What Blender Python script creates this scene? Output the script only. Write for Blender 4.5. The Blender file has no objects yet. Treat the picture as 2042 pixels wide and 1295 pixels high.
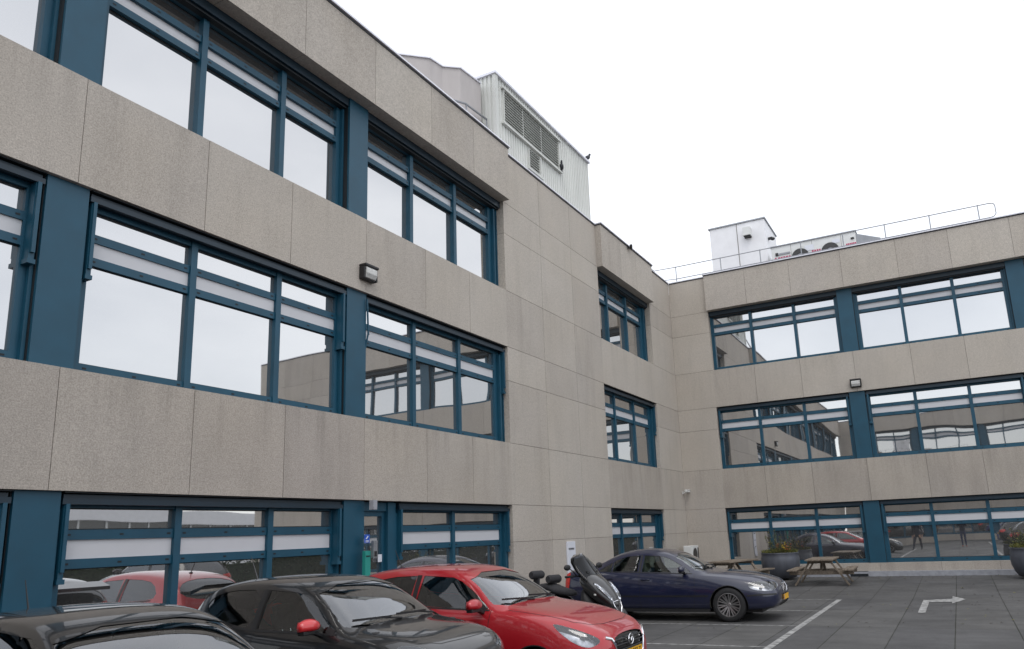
import bpy, bmesh, math, random
from mathutils import Vector, Matrix
from mathutils.bvhtree import BVHTree
random.seed(7)
R = math.radians
# ------------------------------------------------------------------ camera, sky, light, exposure
scene = bpy.context.scene
COL = scene.collection
YAW, PIT, ROL, FPX = R(27.63), R(12.318), R(-2.339), 1519.7
cam_pos = Vector((-25.562, -8.155, 1.7))
_f = Vector((math.cos(YAW)*math.cos(PIT), math.sin(YAW)*math.cos(PIT), math.sin(PIT)))
_r = Vector((math.sin(YAW), -math.cos(YAW), 0)); _u = _r.cross(_f)
_r2 = math.cos(ROL)*_r + math.sin(ROL)*_u; _u2 = -math.sin(ROL)*_r + math.cos(ROL)*_u
cd = bpy.data.cameras.new("camera"); cam = bpy.data.objects.new("camera", cd); COL.objects.link(cam)
cam.matrix_world = Matrix(((_r2.x, _u2.x, -_f.x, cam_pos.x), (_r2.y, _u2.y, -_f.y, cam_pos.y), (_r2.z, _u2.z, -_f.z, cam_pos.z), (0, 0, 0, 1)))
cd.sensor_width = 36; cd.lens = FPX/2042*36; cd.shift_x = -63.7/2042; cd.shift_y = 88.8/2042
cd.clip_start = 0.05; cd.clip_end = 2000
scene.camera = cam
scene.view_settings.view_transform = 'Standard'; scene.view_settings.look = 'None'
scene.view_settings.gamma = 1; scene.view_settings.exposure = 0
scene.cycles.max_bounces = 10; scene.cycles.transparent_max_bounces = 12; scene.cycles.glossy_bounces = 6
scene.cycles.use_denoising = True

SUN_EL, SUN_AZ = R(58), R(215)      # azimuth of the sun measured from +X towards +Y
w = bpy.data.worlds.new("World"); scene.world = w; w.use_nodes = True
nt = w.node_tree; nt.nodes.clear()
def nn(t, ty, **kw):
    n = t.nodes.new(ty)
    for k, v in kw.items(): setattr(n, k, v)
    return n
out = nn(nt, 'ShaderNodeOutputWorld')
sky = nn(nt, 'ShaderNodeTexSky', sky_type='NISHITA'); sky.sun_disc = False
sky.sun_elevation = SUN_EL; sky.sun_rotation = math.pi/2 - SUN_AZ
b1 = nn(nt, 'ShaderNodeBackground'); b1.inputs[1].default_value = 0.05
b2 = nn(nt, 'ShaderNodeBackground'); b2.inputs[1].default_value = 1.0
tc = nn(nt, 'ShaderNodeTexCoord'); mp = nn(nt, 'ShaderNodeMapping'); mp.inputs['Scale'].default_value = (1, 1, 2.4)
no = nn(nt, 'ShaderNodeTexNoise'); no.inputs['Scale'].default_value = 2.3; no.inputs['Detail'].default_value = 5; no.inputs['Roughness'].default_value = 0.5
no.inputs['Distortion'].default_value = 0.3
cr = nn(nt, 'ShaderNodeValToRGB'); cr.color_ramp.elements[0].position = 0.32; cr.color_ramp.elements[0].color = (0.77, 0.78, 0.805, 1)
cr.color_ramp.elements[1].position = 0.62; cr.color_ramp.elements[1].color = (1.0, 1.0, 1.005, 1)
sc_ = nn(nt, 'ShaderNodeVectorMath', operation='SCALE'); sc_.inputs['Scale'].default_value = 1.30
add = nn(nt, 'ShaderNodeAddShader')
nt.links.new(tc.outputs['Generated'], mp.inputs[0]); nt.links.new(mp.outputs[0], no.inputs['Vector']); nt.links.new(no.outputs['Fac'], cr.inputs[0])
nt.links.new(cr.outputs[0], sc_.inputs[0]); nt.links.new(sc_.outputs[0], b2.inputs[0])
nt.links.new(sky.outputs[0], b1.inputs[0]); nt.links.new(b1.outputs[0], add.inputs[0]); nt.links.new(b2.outputs[0], add.inputs[1]); nt.links.new(add.outputs[0], out.inputs[0])
sl = bpy.data.lights.new("sun", 'SUN'); sl.energy = 0.7; sl.angle = R(25); sl.color = (1.0, 0.96, 0.9)
so = bpy.data.objects.new("sun", sl); COL.objects.link(so)
sd = Vector((math.cos(SUN_AZ)*math.cos(SUN_EL), math.sin(SUN_AZ)*math.cos(SUN_EL), math.sin(SUN_EL)))
so.rotation_euler = (-sd).to_track_quat('-Z', 'Y').to_euler(); so.location = (-20, -20, 40)

# ------------------------------------------------------------------ materials
def lin(*c):
    return tuple(((x/255)/12.92 if x/255 <= .04045 else ((x/255+.055)/1.055)**2.4) for x in c) + (1,)
def pbsdf(name):
    m = bpy.data.materials.new(name); m.use_nodes = True
    return m, m.node_tree, m.node_tree.nodes['Principled BSDF']
def mat(name, col, rough=.5, metal=0., coat=0., spec=.5, nscale=0, nvar=0., bump=0., bscale=None, stretch=(1, 1, 1)):
    m, t, p = pbsdf(name)
    p.inputs['Base Color'].default_value = tuple(col[:3]) + (1,)
    p.inputs['Roughness'].default_value = rough; p.inputs['Metallic'].default_value = metal
    p.inputs['Specular IOR Level'].default_value = spec
    if coat: p.inputs['Coat Weight'].default_value = coat; p.inputs['Coat Roughness'].default_value = .02
    if nscale or bump:
        c = nn(t, 'ShaderNodeTexCoord'); mm = nn(t, 'ShaderNodeMapping'); mm.inputs['Scale'].default_value = stretch
        t.links.new(c.outputs['Object'], mm.inputs[0])
    if nscale:
        n = nn(t, 'ShaderNodeTexNoise'); n.inputs['Scale'].default_value = nscale; n.inputs['Detail'].default_value = 6
        t.links.new(mm.outputs[0], n.inputs['Vector'])
        r = nn(t, 'ShaderNodeMapRange'); r.inputs['From Min'].default_value = .3; r.inputs['From Max'].default_value = .7
        r.inputs['To Min'].default_value = 1-nvar; r.inputs['To Max'].default_value = 1+nvar
        t.links.new(n.outputs['Fac'], r.inputs[0])
        v = nn(t, 'ShaderNodeVectorMath', operation='SCALE'); v.inputs[0].default_value = col[:3]
        t.links.new(r.outputs[0], v.inputs['Scale']); t.links.new(v.outputs[0], p.inputs['Base Color'])
    if bump:
        n = nn(t, 'ShaderNodeTexNoise'); n.inputs['Scale'].default_value = bscale or nscale; n.inputs['Detail'].default_value = 4
        t.links.new(mm.outputs[0], n.inputs['Vector'])
        b = nn(t, 'ShaderNodeBump'); b.inputs['Strength'].default_value = bump; b.inputs['Distance'].default_value = .01
        t.links.new(n.outputs['Fac'], b.inputs['Height']); t.links.new(b.outputs[0], p.inputs['Normal'])
    return m

def concrete_mat(name, base, grime=1.0):
    m, t, p = pbsdf(name); L = t.links
    c = nn(t, 'ShaderNodeTexCoord'); g = c.outputs['Object']
    def noise(scale, detail=4, st=None, rough=.5):
        n = nn(t, 'ShaderNodeTexNoise'); n.inputs['Scale'].default_value = scale; n.inputs['Detail'].default_value = detail; n.inputs['Roughness'].default_value = rough
        if st:
            mm = nn(t, 'ShaderNodeMapping'); mm.inputs['Scale'].default_value = st; L.new(g, mm.inputs[0]); L.new(mm.outputs[0], n.inputs['Vector'])
        else: L.new(g, n.inputs['Vector'])
        return n.outputs['Fac']
    def rng(x, a, b_, c_, d_):
        r = nn(t, 'ShaderNodeMapRange'); r.inputs['From Min'].default_value = a; r.inputs['From Max'].default_value = b_
        r.inputs['To Min'].default_value = c_; r.inputs['To Max'].default_value = d_; L.new(x, r.inputs[0]); return r.outputs[0]
    def mul(a, b_):
        n = nn(t, 'ShaderNodeMath', operation='MULTIPLY'); L.new(a, n.inputs[0]); L.new(b_, n.inputs[1]); return n.outputs[0]
    fine = rng(noise(55, 3, None, .75), .3, .7, .72, 1.28)
    grain = rng(noise(16, 4, None, .7), .3, .7, .93, 1.07)
    patch = rng(noise(.9, 5, None, .6), .3, .72, 1-.10*grime, 1+.05)
    streak = rng(noise(2.2, 5, (1, 1, .13), .62), .50, .78, 1.0, 1-.22*grime)
    # drip stains that start under the window sills and thin out downwards
    sx_ = nn(t, 'ShaderNodeSeparateXYZ'); L.new(g, sx_.inputs[0]); zc = sx_.outputs['Z']
    def drip(ztop):
        a = nn(t, 'ShaderNodeMapRange'); a.inputs['From Min'].default_value = ztop-.95; a.inputs['From Max'].default_value = ztop; L.new(zc, a.inputs[0])
        b_ = nn(t, 'ShaderNodeMath', operation='LESS_THAN'); b_.inputs[1].default_value = ztop+.02; L.new(zc, b_.inputs[0]); return mul(a.outputs[0], b_.outputs[0])
    dd = nn(t, 'ShaderNodeMath', operation='ADD'); L.new(drip(7.046), dd.inputs[0]); L.new(drip(3.646), dd.inputs[1])
    thin = rng(noise(5.5, 4, (1, 1, .03), .65), .50, .72, 0, .26*grime)
    dn = nn(t, 'ShaderNodeMath', operation='MULTIPLY'); L.new(dd.outputs[0], dn.inputs[0]); L.new(thin, dn.inputs[1])
    di = nn(t, 'ShaderNodeMath', operation='SUBTRACT'); di.inputs[0].default_value = 1; L.new(dn.outputs[0], di.inputs[1])
    f = mul(mul(mul(fine, grain), mul(patch, streak)), di.outputs[0])
    v = nn(t, 'ShaderNodeVectorMath', operation='SCALE'); L.new(f, v.inputs['Scale'])
    mx = nn(t, 'ShaderNodeMix', data_type='RGBA'); mx.inputs['A'].default_value = tuple(base)+(1,)
    mx.inputs['B'].default_value = (base[0]*.97, base[1]*.94, base[2]*.88, 1); L.new(noise(.55, 2), mx.inputs['Factor'])
    L.new(mx.outputs['Result'], v.inputs[0]); L.new(v.outputs[0], p.inputs['Base Color'])
    p.inputs['Roughness'].default_value = .92; p.inputs['Specular IOR Level'].default_value = .25
    vo = nn(t, 'ShaderNodeTexVoronoi'); vo.inputs['Scale'].default_value = 95; L.new(g, vo.inputs['Vector'])
    b = nn(t, 'ShaderNodeBump'); b.inputs['Strength'].default_value = .35; b.inputs['Distance'].default_value = .004
    L.new(vo.outputs['Distance'], b.inputs['Height']); L.new(b.outputs[0], p.inputs['Normal'])
    return m

M = {}
M['concrete'] = concrete_mat('exposed_aggregate_concrete', (.455, .420, .382), .5)
M['concrete_b'] = concrete_mat('exposed_aggregate_concrete_paler', (.470, .436, .398), .45)
M['concrete_c'] = concrete_mat('exposed_aggregate_concrete_greyer', (.438, .404, .370), .65)
M['concrete_low_b'] = concrete_mat('exposed_aggregate_concrete_worn_paler', (.428, .392, .354), .75)
M['concrete_low_c'] = concrete_mat('exposed_aggregate_concrete_worn_greyer', (.400, .366, .334), .9)
M['concrete_low'] = concrete_mat('exposed_aggregate_concrete_worn', (.415, .380, .344), .8)
M['joint'] = mat('joint_filler', (.17, .155, .14), .9)
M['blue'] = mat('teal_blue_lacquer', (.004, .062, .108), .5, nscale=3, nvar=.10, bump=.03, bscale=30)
M['blue_dark'] = mat('teal_blue_lacquer_shaded', (.004, .020, .036), .45, nscale=4, nvar=.15)  # same lacquer with the shade under the bands put into its colour
M['slot'] = mat('dark_slot', (.004, .008, .012), .6)
M['white_panel'] = mat('pale_grey_infill', (.57, .575, .60), .45, nscale=2, nvar=.03)
M['coping'] = mat('zinc_coping', (.72, .72, .78), .45, .2, nscale=5, nvar=.06)
M['coping_dark'] = mat('coping_underside', (.05, .05, .06), .7)
M['roofing'] = mat('bitumen_roof', (.05, .05, .05), .9, nscale=6, nvar=.2)
M['core'] = mat('dark_interior', (.02, .02, .02), .9)
M['pale_render'] = mat('pale_grey_sheet', (.78, .78, .80), .6, nscale=3, nvar=.04)
M['metal_grey'] = mat('galvanised_metal', (.28, .29, .31), .45, .6, nscale=8, nvar=.1)
M['white_metal'] = mat('white_lacquered_metal', (.66, .67, .66), .45, nscale=3, nvar=.05)
M['corr'] = mat('pale_corrugated_steel', (.60, .61, .58), .5, nscale=2, nvar=.07, stretch=(1, 1, .3))
M['black'] = mat('black_plastic', (.012, .012, .013), .5, nscale=40, nvar=.15)
M['blackgloss'] = mat('black_gloss_plastic', (.006, .006, .007), .12)
M['rubber'] = mat('tyre_rubber', (.016, .016, .017), .8, nscale=20, nvar=.2)
M['chrome'] = mat('chrome', (.8, .8, .82), .12, 1)
M['alloy'] = mat('alloy_rim', (.36, .35, .35), .32, .85)
M['lampsilver'] = mat('lamp_reflector_silver', (.42, .43, .45), .28, .8, nscale=14, nvar=.5)
M['darkalloy'] = mat('brake_steel', (.06, .06, .06), .5, .6)
M['shaftgrey'] = mat('pale_grey_cladding', (.46, .43, .42), .7, nscale=4, nvar=.06, stretch=(1, 1, .3))
M['louvreback'] = mat('louvre_backing', (.10, .10, .10), .8)
M['redlens'] = mat('red_lens', (.55, .02, .015), .15, coat=.6)
M['amber'] = mat('amber_lens', (.7, .25, .03), .2, coat=.5)
M['plate'] = mat('yellow_plate', (.80, .42, .015), .4)
M['plateblue'] = mat('plate_blue_field', (.02, .06, .35), .4)
M['ink'] = mat('ink_black', (.01, .01, .01), .6)
M['seat_dark'] = mat('dark_seat_fabric', (.03, .03, .034), .9, nscale=30, nvar=.2)
M['seat_light'] = mat('beige_seat_leather', (.30, .30, .25), .7, nscale=10, nvar=.1)
M['wood'] = mat('weathered_grey_wood', (.19, .155, .12), .85, nscale=9, nvar=.32, bump=.5, bscale=14, stretch=(.35, 3, 3))
M['pot'] = mat('grey_glazed_pot', (.085, .092, .112), .5, nscale=3, nvar=.35, bump=.1, bscale=8, stretch=(1, 1, .35))
M['soil'] = mat('dark_soil', (.03, .022, .015), .95, nscale=20, nvar=.4)
M['leaf'] = mat('olive_leaf', (.065, .085, .035), .6, nscale=8, nvar=.3)
M['leaf2'] = mat('yellow_green_leaf', (.20, .19, .045), .6, nscale=8, nvar=.3)
M['leafred'] = mat('rusty_red_leaf', (.35, .07, .02), .6)
M['leafyel'] = mat('golden_flower', (.50, .33, .03), .6)
M['stem'] = mat('brown_twig', (.08, .06, .045), .8)
M['line'] = mat('worn_white_road_paint', (.29, .29, .285), .8, nscale=9, nvar=.6)
M['skin'] = mat('skin', (.45, .27, .19), .55)
M['cloth'] = mat('dark_cloth', (.02, .022, .035), .9, nscale=20, nvar=.2)
M['cloth2'] = mat('denim', (.03, .04, .08), .9, nscale=20, nvar=.2)
M['shoe'] = mat('orange_brown_shoe', (.35, .10, .05), .6)
M['hair'] = mat('brown_hair', (.05, .03, .02), .7)
M['pigeon'] = mat('grey_feathers', (.045, .047, .055), .7, nscale=30, nvar=.3)
M['signwhite'] = mat('white_sign_board', (.66, .68, .74), .5)
M['signblue'] = mat('blue_sticker', (.02, .09, .45), .4)
M['green'] = mat('turquoise_lacquer', (.02, .26, .22), .5)
M['lampglass'] = mat('frosted_lamp_glass', (.55, .55, .53), .3, nscale=40, nvar=.15)
M['pink'] = mat('faded_crimson_lettering', (.45, .06, .13), .6)
M['hedge'] = mat('dark_hedge_leaves', (.03, .045, .02), .7, nscale=12, nvar=.5)
M['darkglass'] = mat('dark_window_glass', (.03, .035, .04), .06, spec=.8)
M['gutter'] = mat('pale_channel_concrete', (.30, .31, .34), .8, nscale=8, nvar=.15)

def mirror_glass(name):
    """solar-control glass: strongly reflecting coated pane over a dark room, each pane a little wavy"""
    m, t, p = pbsdf(name); L = t.links
    p.inputs['Base Color'].default_value = (.57, .57, .57, 1); p.inputs['Metallic'].default_value = .94; p.inputs['Roughness'].default_value = .015
    c = nn(t, 'ShaderNodeTexCoord')
    n = nn(t, 'ShaderNodeTexNoise'); n.inputs['Scale'].default_value = .8; n.inputs['Detail'].default_value = 1.0
    L.new(c.outputs['Object'], n.inputs['Vector'])
    b = nn(t, 'ShaderNodeBump'); b.inputs['Strength'].default_value = 1.0; b.inputs['Distance'].default_value = .0028
    L.new(n.outputs['Fac'], b.inputs['Height']); L.new(b.outputs[0], p.inputs['Normal'])
    return m
M['mirror'] = mirror_glass('solar_mirror_glass')

def clear_glass(name, tint, extra=0.0):
    m = bpy.data.materials.new(name); m.use_nodes = True; t = m.node_tree; t.nodes.clear(); L = t.links
    o = nn(t, 'ShaderNodeOutputMaterial'); tr = nn(t, 'ShaderNodeBsdfTransparent'); tr.inputs[0].default_value = tuple(tint)+(1,)
    gl = nn(t, 'ShaderNodeBsdfGlossy'); gl.inputs['Roughness'].default_value = .01; gl.inputs[0].default_value = (.95, .97, 1, 1)
    fr = nn(t, 'ShaderNodeFresnel'); fr.inputs[0].default_value = 1.52
    ad = nn(t, 'ShaderNodeMath', operation='MULTIPLY_ADD'); ad.use_clamp = True; ad.inputs[1].default_value = 1.6; ad.inputs[2].default_value = extra
    mx = nn(t, 'ShaderNodeMixShader'); L.new(fr.outputs[0], ad.inputs[0]); L.new(ad.outputs[0], mx.inputs[0])
    L.new(tr.outputs[0], mx.inputs[1]); L.new(gl.outputs[0], mx.inputs[2]); L.new(mx.outputs[0], o.inputs[0])
    return m
M['carglass'] = clear_glass('car_window_glass', (.55, .62, .58), .03)
M['windscreen'] = clear_glass('windscreen_glass', (.55, .62, .60), .10)
M['tinted'] = clear_glass('dark_tinted_car_glass', (.10, .11, .11), .02)
M['lens'] = clear_glass('clear_lamp_lens', (.92, .93, .95), .04)
M['smoke'] = clear_glass('smoked_windshield', (.16, .165, .19), -.05)

def paint(name, col, rough=.3, flake=.0):
    m, t, p = pbsdf(name)
    p.inputs['Base Color'].default_value = tuple(col)+(1,); p.inputs['Roughness'].default_value = rough
    p.inputs['Coat Weight'].default_value = 1.0; p.inputs['Coat Roughness'].default_value = .03; p.inputs['Metallic'].default_value = flake
    c = nn(t, 'ShaderNodeTexCoord'); n = nn(t, 'ShaderNodeTexNoise'); n.inputs['Scale'].default_value = 2.2; n.inputs['Detail'].default_value = 8
    t.links.new(c.outputs['Object'], n.inputs['Vector'])
    d = nn(t, 'ShaderNodeTexNoise'); d.inputs['Scale'].default_value = 5; d.inputs['Detail'].default_value = 9; t.links.new(c.outputs['Object'], d.inputs['Vector'])
    dr = nn(t, 'ShaderNodeMapRange'); dr.inputs['From Min'].default_value = .45; dr.inputs['From Max'].default_value = .8; dr.inputs['To Min'].default_value = 0; dr.inputs['To Max'].default_value = .018
    t.links.new(d.outputs['Fac'], dr.inputs[0]); dm = nn(t, 'ShaderNodeMix', data_type='RGBA'); dm.inputs['A'].default_value = tuple(col)+(1,); dm.inputs['B'].default_value = (.3, .28, .25, 1)
    t.links.new(dr.outputs[0], dm.inputs['Factor']); t.links.new(dm.outputs['Result'], p.inputs['Base Color'])
    r = nn(t, 'ShaderNodeMapRange'); r.inputs['To Min'].default_value = rough-.06; r.inputs['To Max'].default_value = rough+.16
    t.links.new(n.outputs['Fac'], r.inputs[0]); t.links.new(r.outputs[0], p.inputs['Roughness'])
    return m
M['red'] = paint('metallic_red_paint', (.40, .008, .016), .32, .25)
M['redflat'] = paint('red_paint', (.55, .015, .02), .35)
M['pblack'] = paint('black_paint', (.004, .004, .005), .3)
M['navy'] = paint('navy_blue_paint', (.004, .007, .034), .3, .0)
M['cblue'] = paint('mid_blue_paint', (.02, .035, .20), .3)
M['silverp'] = paint('silver_paint', (.35, .36, .37), .35, .5)

def paving():
    m, t, p = pbsdf('concrete_slab_paving'); L = t.links
    c = nn(t, 'ShaderNodeTexCoord'); mm = nn(t, 'ShaderNodeMapping'); mm.inputs['Location'].default_value = (.35, .18, 0)
    L.new(c.outputs['Object'], mm.inputs[0])
    br = nn(t, 'ShaderNodeTexBrick'); br.offset = .0; br.squash = 1
    br.inputs['Scale'].default_value = 1; br.inputs['Brick Width'].default_value = 2.75; br.inputs['Row Height'].default_value = .855
    br.inputs['Mortar Size'].default_value = .009; br.inputs['Mortar Smooth'].default_value = .25; br.inputs['Bias'].default_value = 0
    br.inputs['Color1'].default_value = (.080, .080, .082, 1); br.inputs['Color2'].default_value = (.098, .097, .095, 1); br.inputs['Mortar'].default_value = (.022, .023, .017, 1)
    L.new(mm.outputs[0], br.inputs['Vector'])
    def noise(s, d, r=.6, st=None):
        n = nn(t, 'ShaderNodeTexNoise'); n.inputs['Scale'].default_value = s; n.inputs['Detail'].default_value = d; n.inputs['Roughness'].default_value = r
        if st:
            m2 = nn(t, 'ShaderNodeMapping'); m2.inputs['Scale'].default_value = st; L.new(c.outputs['Object'], m2.inputs[0]); L.new(m2.outputs[0], n.inputs['Vector'])
        else: L.new(c.outputs['Object'], n.inputs['Vector'])
        return n.outputs['Fac']
    def rng(x, a, b_, c_, d_):
        r = nn(t, 'ShaderNodeMapRange'); r.inputs['From Min'].default_value = a; r.inputs['From Max'].default_value = b_
        r.inputs['To Min'].default_value = c_; r.inputs['To Max'].default_value = d_; L.new(x, r.inputs[0]); return r.outputs[0]
    a = nn(t, 'ShaderNodeMath', operation='MULTIPLY'); L.new(rng(noise(.7, 6), .3, .7, .75, 1.22), a.inputs[0]); L.new(rng(noise(60, 3), .3, .7, .82, 1.18), a.inputs[1])
    a2 = nn(t, 'ShaderNodeMath', operation='MULTIPLY'); L.new(a.outputs[0], a2.inputs[0]); L.new(rng(noise(3, 4, .6, (1, .25, 1)), .42, .7, 1.05, .82), a2.inputs[1])
    v = nn(t, 'ShaderNodeVectorMath', operation='SCALE'); L.new(br.outputs['Color'], v.inputs[0]); a3 = nn(t, 'ShaderNodeMath', operation='MULTIPLY'); L.new(a2.outputs[0], a3.inputs[0]); L.new(rng(noise(1.7, 5, .7), .60, .70, 1.0, .72), a3.inputs[1]); L.new(a3.outputs[0], v.inputs['Scale'])
    L.new(v.outputs[0], p.inputs['Base Color'])
    L.new(rng(noise(1.1, 4), .35, .65, .6, .85), p.inputs['Roughness']); p.inputs['Specular IOR Level'].default_value = .35
    b = nn(t, 'ShaderNodeBump'); b.inputs['Strength'].default_value = .3; b.inputs['Distance'].default_value = .004; L.new(noise(80, 3), b.inputs['Height']); L.new(b.outputs[0], p.inputs['Normal'])
    return m
M['paving'] = paving()

# ------------------------------------------------------------------ mesh helpers
class MB:
    def __init__(s): s.bm = bmesh.new()
    def face(s, vs, mi=0):
        try: f = s.bm.faces.new(vs); f.material_index = mi; return f
        except ValueError: return None
    def hexa(s, ps, mi=0):
        v = [s.bm.verts.new(p) for p in ps]
        for q in ((0, 1, 2, 3), (7, 6, 5, 4), (0, 4, 5, 1), (1, 5, 6, 2), (2, 6, 7, 3), (3, 7, 4, 0)): s.face([v[i] for i in q], mi)
    def box(s, x0, x1, y0, y1, z0, z1, mi=0, mx=None):
        ps = [Vector(p) for p in ((x0, y0, z0), (x1, y0, z0), (x1, y1, z0), (x0, y1, z0), (x0, y0, z1), (x1, y0, z1), (x1, y1, z1), (x0, y1, z1))]
        if mx is not None: ps = [mx @ p for p in ps]
        s.hexa(ps, mi)
    def bar(s, a, b, wx, wz, up=(0, 0, 1), mi=0):
        a = Vector(a); b = Vector(b); d = (b-a).normalized(); sdv = d.cross(Vector(up)).normalized(); u = sdv.cross(d)
        ps = [e + sdv*sx*wx/2 + u*sz*wz/2 for e in (a, b) for sx, sz in ((-1, -1), (1, -1), (1, 1), (-1, 1))]
        s.hexa(ps, mi)
    def tube(s, pts, r, seg=8, mi=0, cap=True):
        pts = [Vector(p) for p in pts]; rs = r if isinstance(r, (list, tuple)) else [r]*len(pts); rings = []; up = Vector((0, 0, 1))
        prev = None
        for i, p in enumerate(pts):
            d = (pts[min(i+1, len(pts)-1)] - pts[max(i-1, 0)]).normalized()
            if prev is None: a = d.cross(up if abs(d.z) < .9 else Vector((1, 0, 0))).normalized()
            else: a = (prev - d*prev.dot(d)).normalized()
            prev = a; b = d.cross(a)
            rings.append([s.bm.verts.new(p + (a*math.cos(2*math.pi*k/seg)+b*math.sin(2*math.pi*k/seg))*rs[i]) for k in range(seg)])
        for i in range(len(rings)-1):
            for k in range(seg): s.face([rings[i][k], rings[i][(k+1) % seg], rings[i+1][(k+1) % seg], rings[i+1][k]], mi)
        if cap: s.face(rings[0][::-1], mi); s.face(rings[-1], mi)
    def lathe(s, prof, seg=32, mi=0, mx=None, close=False):
        """prof: (r, h) about the local z axis"""
        rings = []
        for r, h in prof:
            rg = []
            for k in range(seg):
                p = Vector((r*math.cos(2*math.pi*k/seg), r*math.sin(2*math.pi*k/seg), h))
                rg.append(s.bm.verts.new(mx @ p if mx is not None else p))
            rings.append(rg)
        n = len(rings)
        for i in range(n if close else n-1):
            j = (i+1) % n
            for k in range(seg): s.face([rings[i][k], rings[i][(k+1) % seg], rings[j][(k+1) % seg], rings[j][k]], mi)
        if not close:
            if prof[0][0] > 1e-4: s.face(rings[0][::-1], mi)
            if prof[-1][0] > 1e-4: s.face(rings[-1], mi)
    def ell(s, c, rx, ry, rz, mi=0, seg=16, mx=None):
        st = len(s.bm.verts)
        m4 = Matrix.Translation(Vector(c)) @ (mx or Matrix.Identity(4)) @ Matrix.Diagonal((rx, ry, rz, 1))
        r = bmesh.ops.create_uvsphere(s.bm, u_segments=seg, v_segments=max(6, seg//2), radius=1, matrix=m4)
        for v in r['verts']:
            for f in v.link_faces: f.material_index = mi
    def prism(s, poly, fn, a, b, mi=0):
        """poly in 2-D, fn(u, v, w) -> Vector, extruded from w=a to w=b"""
        v0 = [s.bm.verts.new(fn(u, v, a)) for u, v in poly]; v1 = [s.bm.verts.new(fn(u, v, b)) for u, v in poly]
        s.face(v0, mi); s.face(v1[::-1], mi); n = len(poly)
        for i in range(n): s.face([v0[i], v0[(i+1) % n], v1[(i+1) % n], v1[i]], mi)
    def build(s, name, mats, parent=None, smooth=False, recalc=True, merge=False, bevel=0):
        if merge: bmesh.ops.remove_doubles(s.bm, verts=s.bm.verts, dist=1e-5)
        if recalc: bmesh.ops.recalc_face_normals(s.bm, faces=s.bm.faces)
        me = bpy.data.meshes.new(name); s.bm.to_mesh(me); s.bm.free()
        for m in (mats if isinstance(mats, (list, tuple)) else [mats]): me.materials.append(M[m] if isinstance(m, str) else m)
        o = bpy.data.objects.new(name, me); COL.objects.link(o)
        if smooth:
            me.polygons.foreach_set('use_smooth', [True]*len(me.polygons))
            if smooth != 'all': 
                try: me.set_sharp_from_angle(angle=R(38))
                except Exception: pass
        if parent is not None: o.parent = parent
        if bevel:
            bv = o.modifiers.new('bevel', 'BEVEL'); bv.width = bevel; bv.segments = 2; bv.limit_method = 'ANGLE'
        return o
def tag(o, label=None, cat=None, group=None, kind=None):
    if label: o['label'] = label
    if cat: o['category'] = cat
    if group: o['group'] = group
    if kind: o['kind'] = kind
    return o
def empty(name, loc=(0, 0, 0), rz=0, label=None, cat=None, group=None):
    o = bpy.data.objects.new(name, None); COL.objects.link(o); o.location = loc; o.rotation_euler = (0, 0, rz); o.empty_display_size = .2
    return tag(o, label, cat, group)
def kids(o): return [c for c in bpy.data.objects if c.parent == o]
def copy_tree(o, parent=None):
    c = o.copy(); COL.objects.link(c)
    if parent is not None: c.parent = parent
    for ch in kids(o): copy_tree(ch, c)
    return c
def text_mesh(txt, size, name, material, parent, mx, depth=.001):
    cu = bpy.data.curves.new(name, 'FONT'); cu.body = txt; cu.size = size; cu.extrude = depth; cu.align_x = 'CENTER'; cu.align_y = 'CENTER'
    tmp = bpy.data.objects.new(name+'_tmp', cu); COL.objects.link(tmp)
    dg = bpy.context.evaluated_depsgraph_get(); me = bpy.data.meshes.new_from_object(tmp.evaluated_get(dg))
    bpy.data.objects.remove(tmp); me.name = name; me.transform(mx); me.materials.clear(); me.materials.append(M[material])
    o = bpy.data.objects.new(name, me); COL.objects.link(o)
    if parent is not None: o.parent = parent
    return o
# ------------------------------------------------------------------ ground
ZG = lambda x: 0.0 if x < -6 else min(.125, (x+6)*.125/6)
g = MB()
xs = [-320, -45, -6, 0.0, 320]; ys = [-320, -30, 1, 320]
gv = [[g.bm.verts.new((x, y, ZG(x))) for y in ys] for x in xs]
for i in range(len(xs)-1):
    for j in range(len(ys)-1): g.face([gv[i][j], gv[i+1][j], gv[i+1][j+1], gv[i][j+1]])
tag(g.build('ground', 'paving'), kind='structure')
pl = MB()
def gstrip(x0, x1, y0, y1, h=.004):
    x1_, n = x1, max(1, int((x1-x0)/2))
    for i in range(n):
        a = x0+(x1-x0)*i/n; b = x0+(x1-x0)*(i+1)/n
        pl.face([pl.bm.verts.new(p) for p in ((a, y0, ZG(a)+h), (b, y0, ZG(b)+h), (b, y1, ZG(b)+h), (a, y1, ZG(a)+h))])
gstrip(-30.5, -6.40, -5.56, -5.45)
for x in (-6.44, -8.88, -11.36, -13.85, -16.32, -18.8, -21.25, -23.7, -26.1, -28.6): gstrip(x-.03, x+.03, -5.449, -.15)
gstrip(-36, -6.4, -9.75, -9.64)
for x in range(-36, -5, 1):
    if x % 5 in (0,): gstrip(x-.03, x+.03, -14.5, -9.751); gstrip(x+2.45, x+2.51, -14.5, -9.751)
pl.face([pl.bm.verts.new((x, y, .008 + ZG(x))) for x, y in ((-9.1, -7.37), (-6.9, -7.37), (-6.5, -7.37), (-6.5, -7.24), (-9.1, -7.24))])
pl.face([pl.bm.verts.new((x, y, .008 + ZG(x))) for x, y in ((-7.0, -7.372), (-6.9, -7.80), (-7.25, -7.80), (-6.3, -8.08), (-5.65, -7.80), (-6.2, -7.80), (-6.5, -7.372))])
tag(pl.build('road_markings', 'line'), kind='structure')

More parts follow.
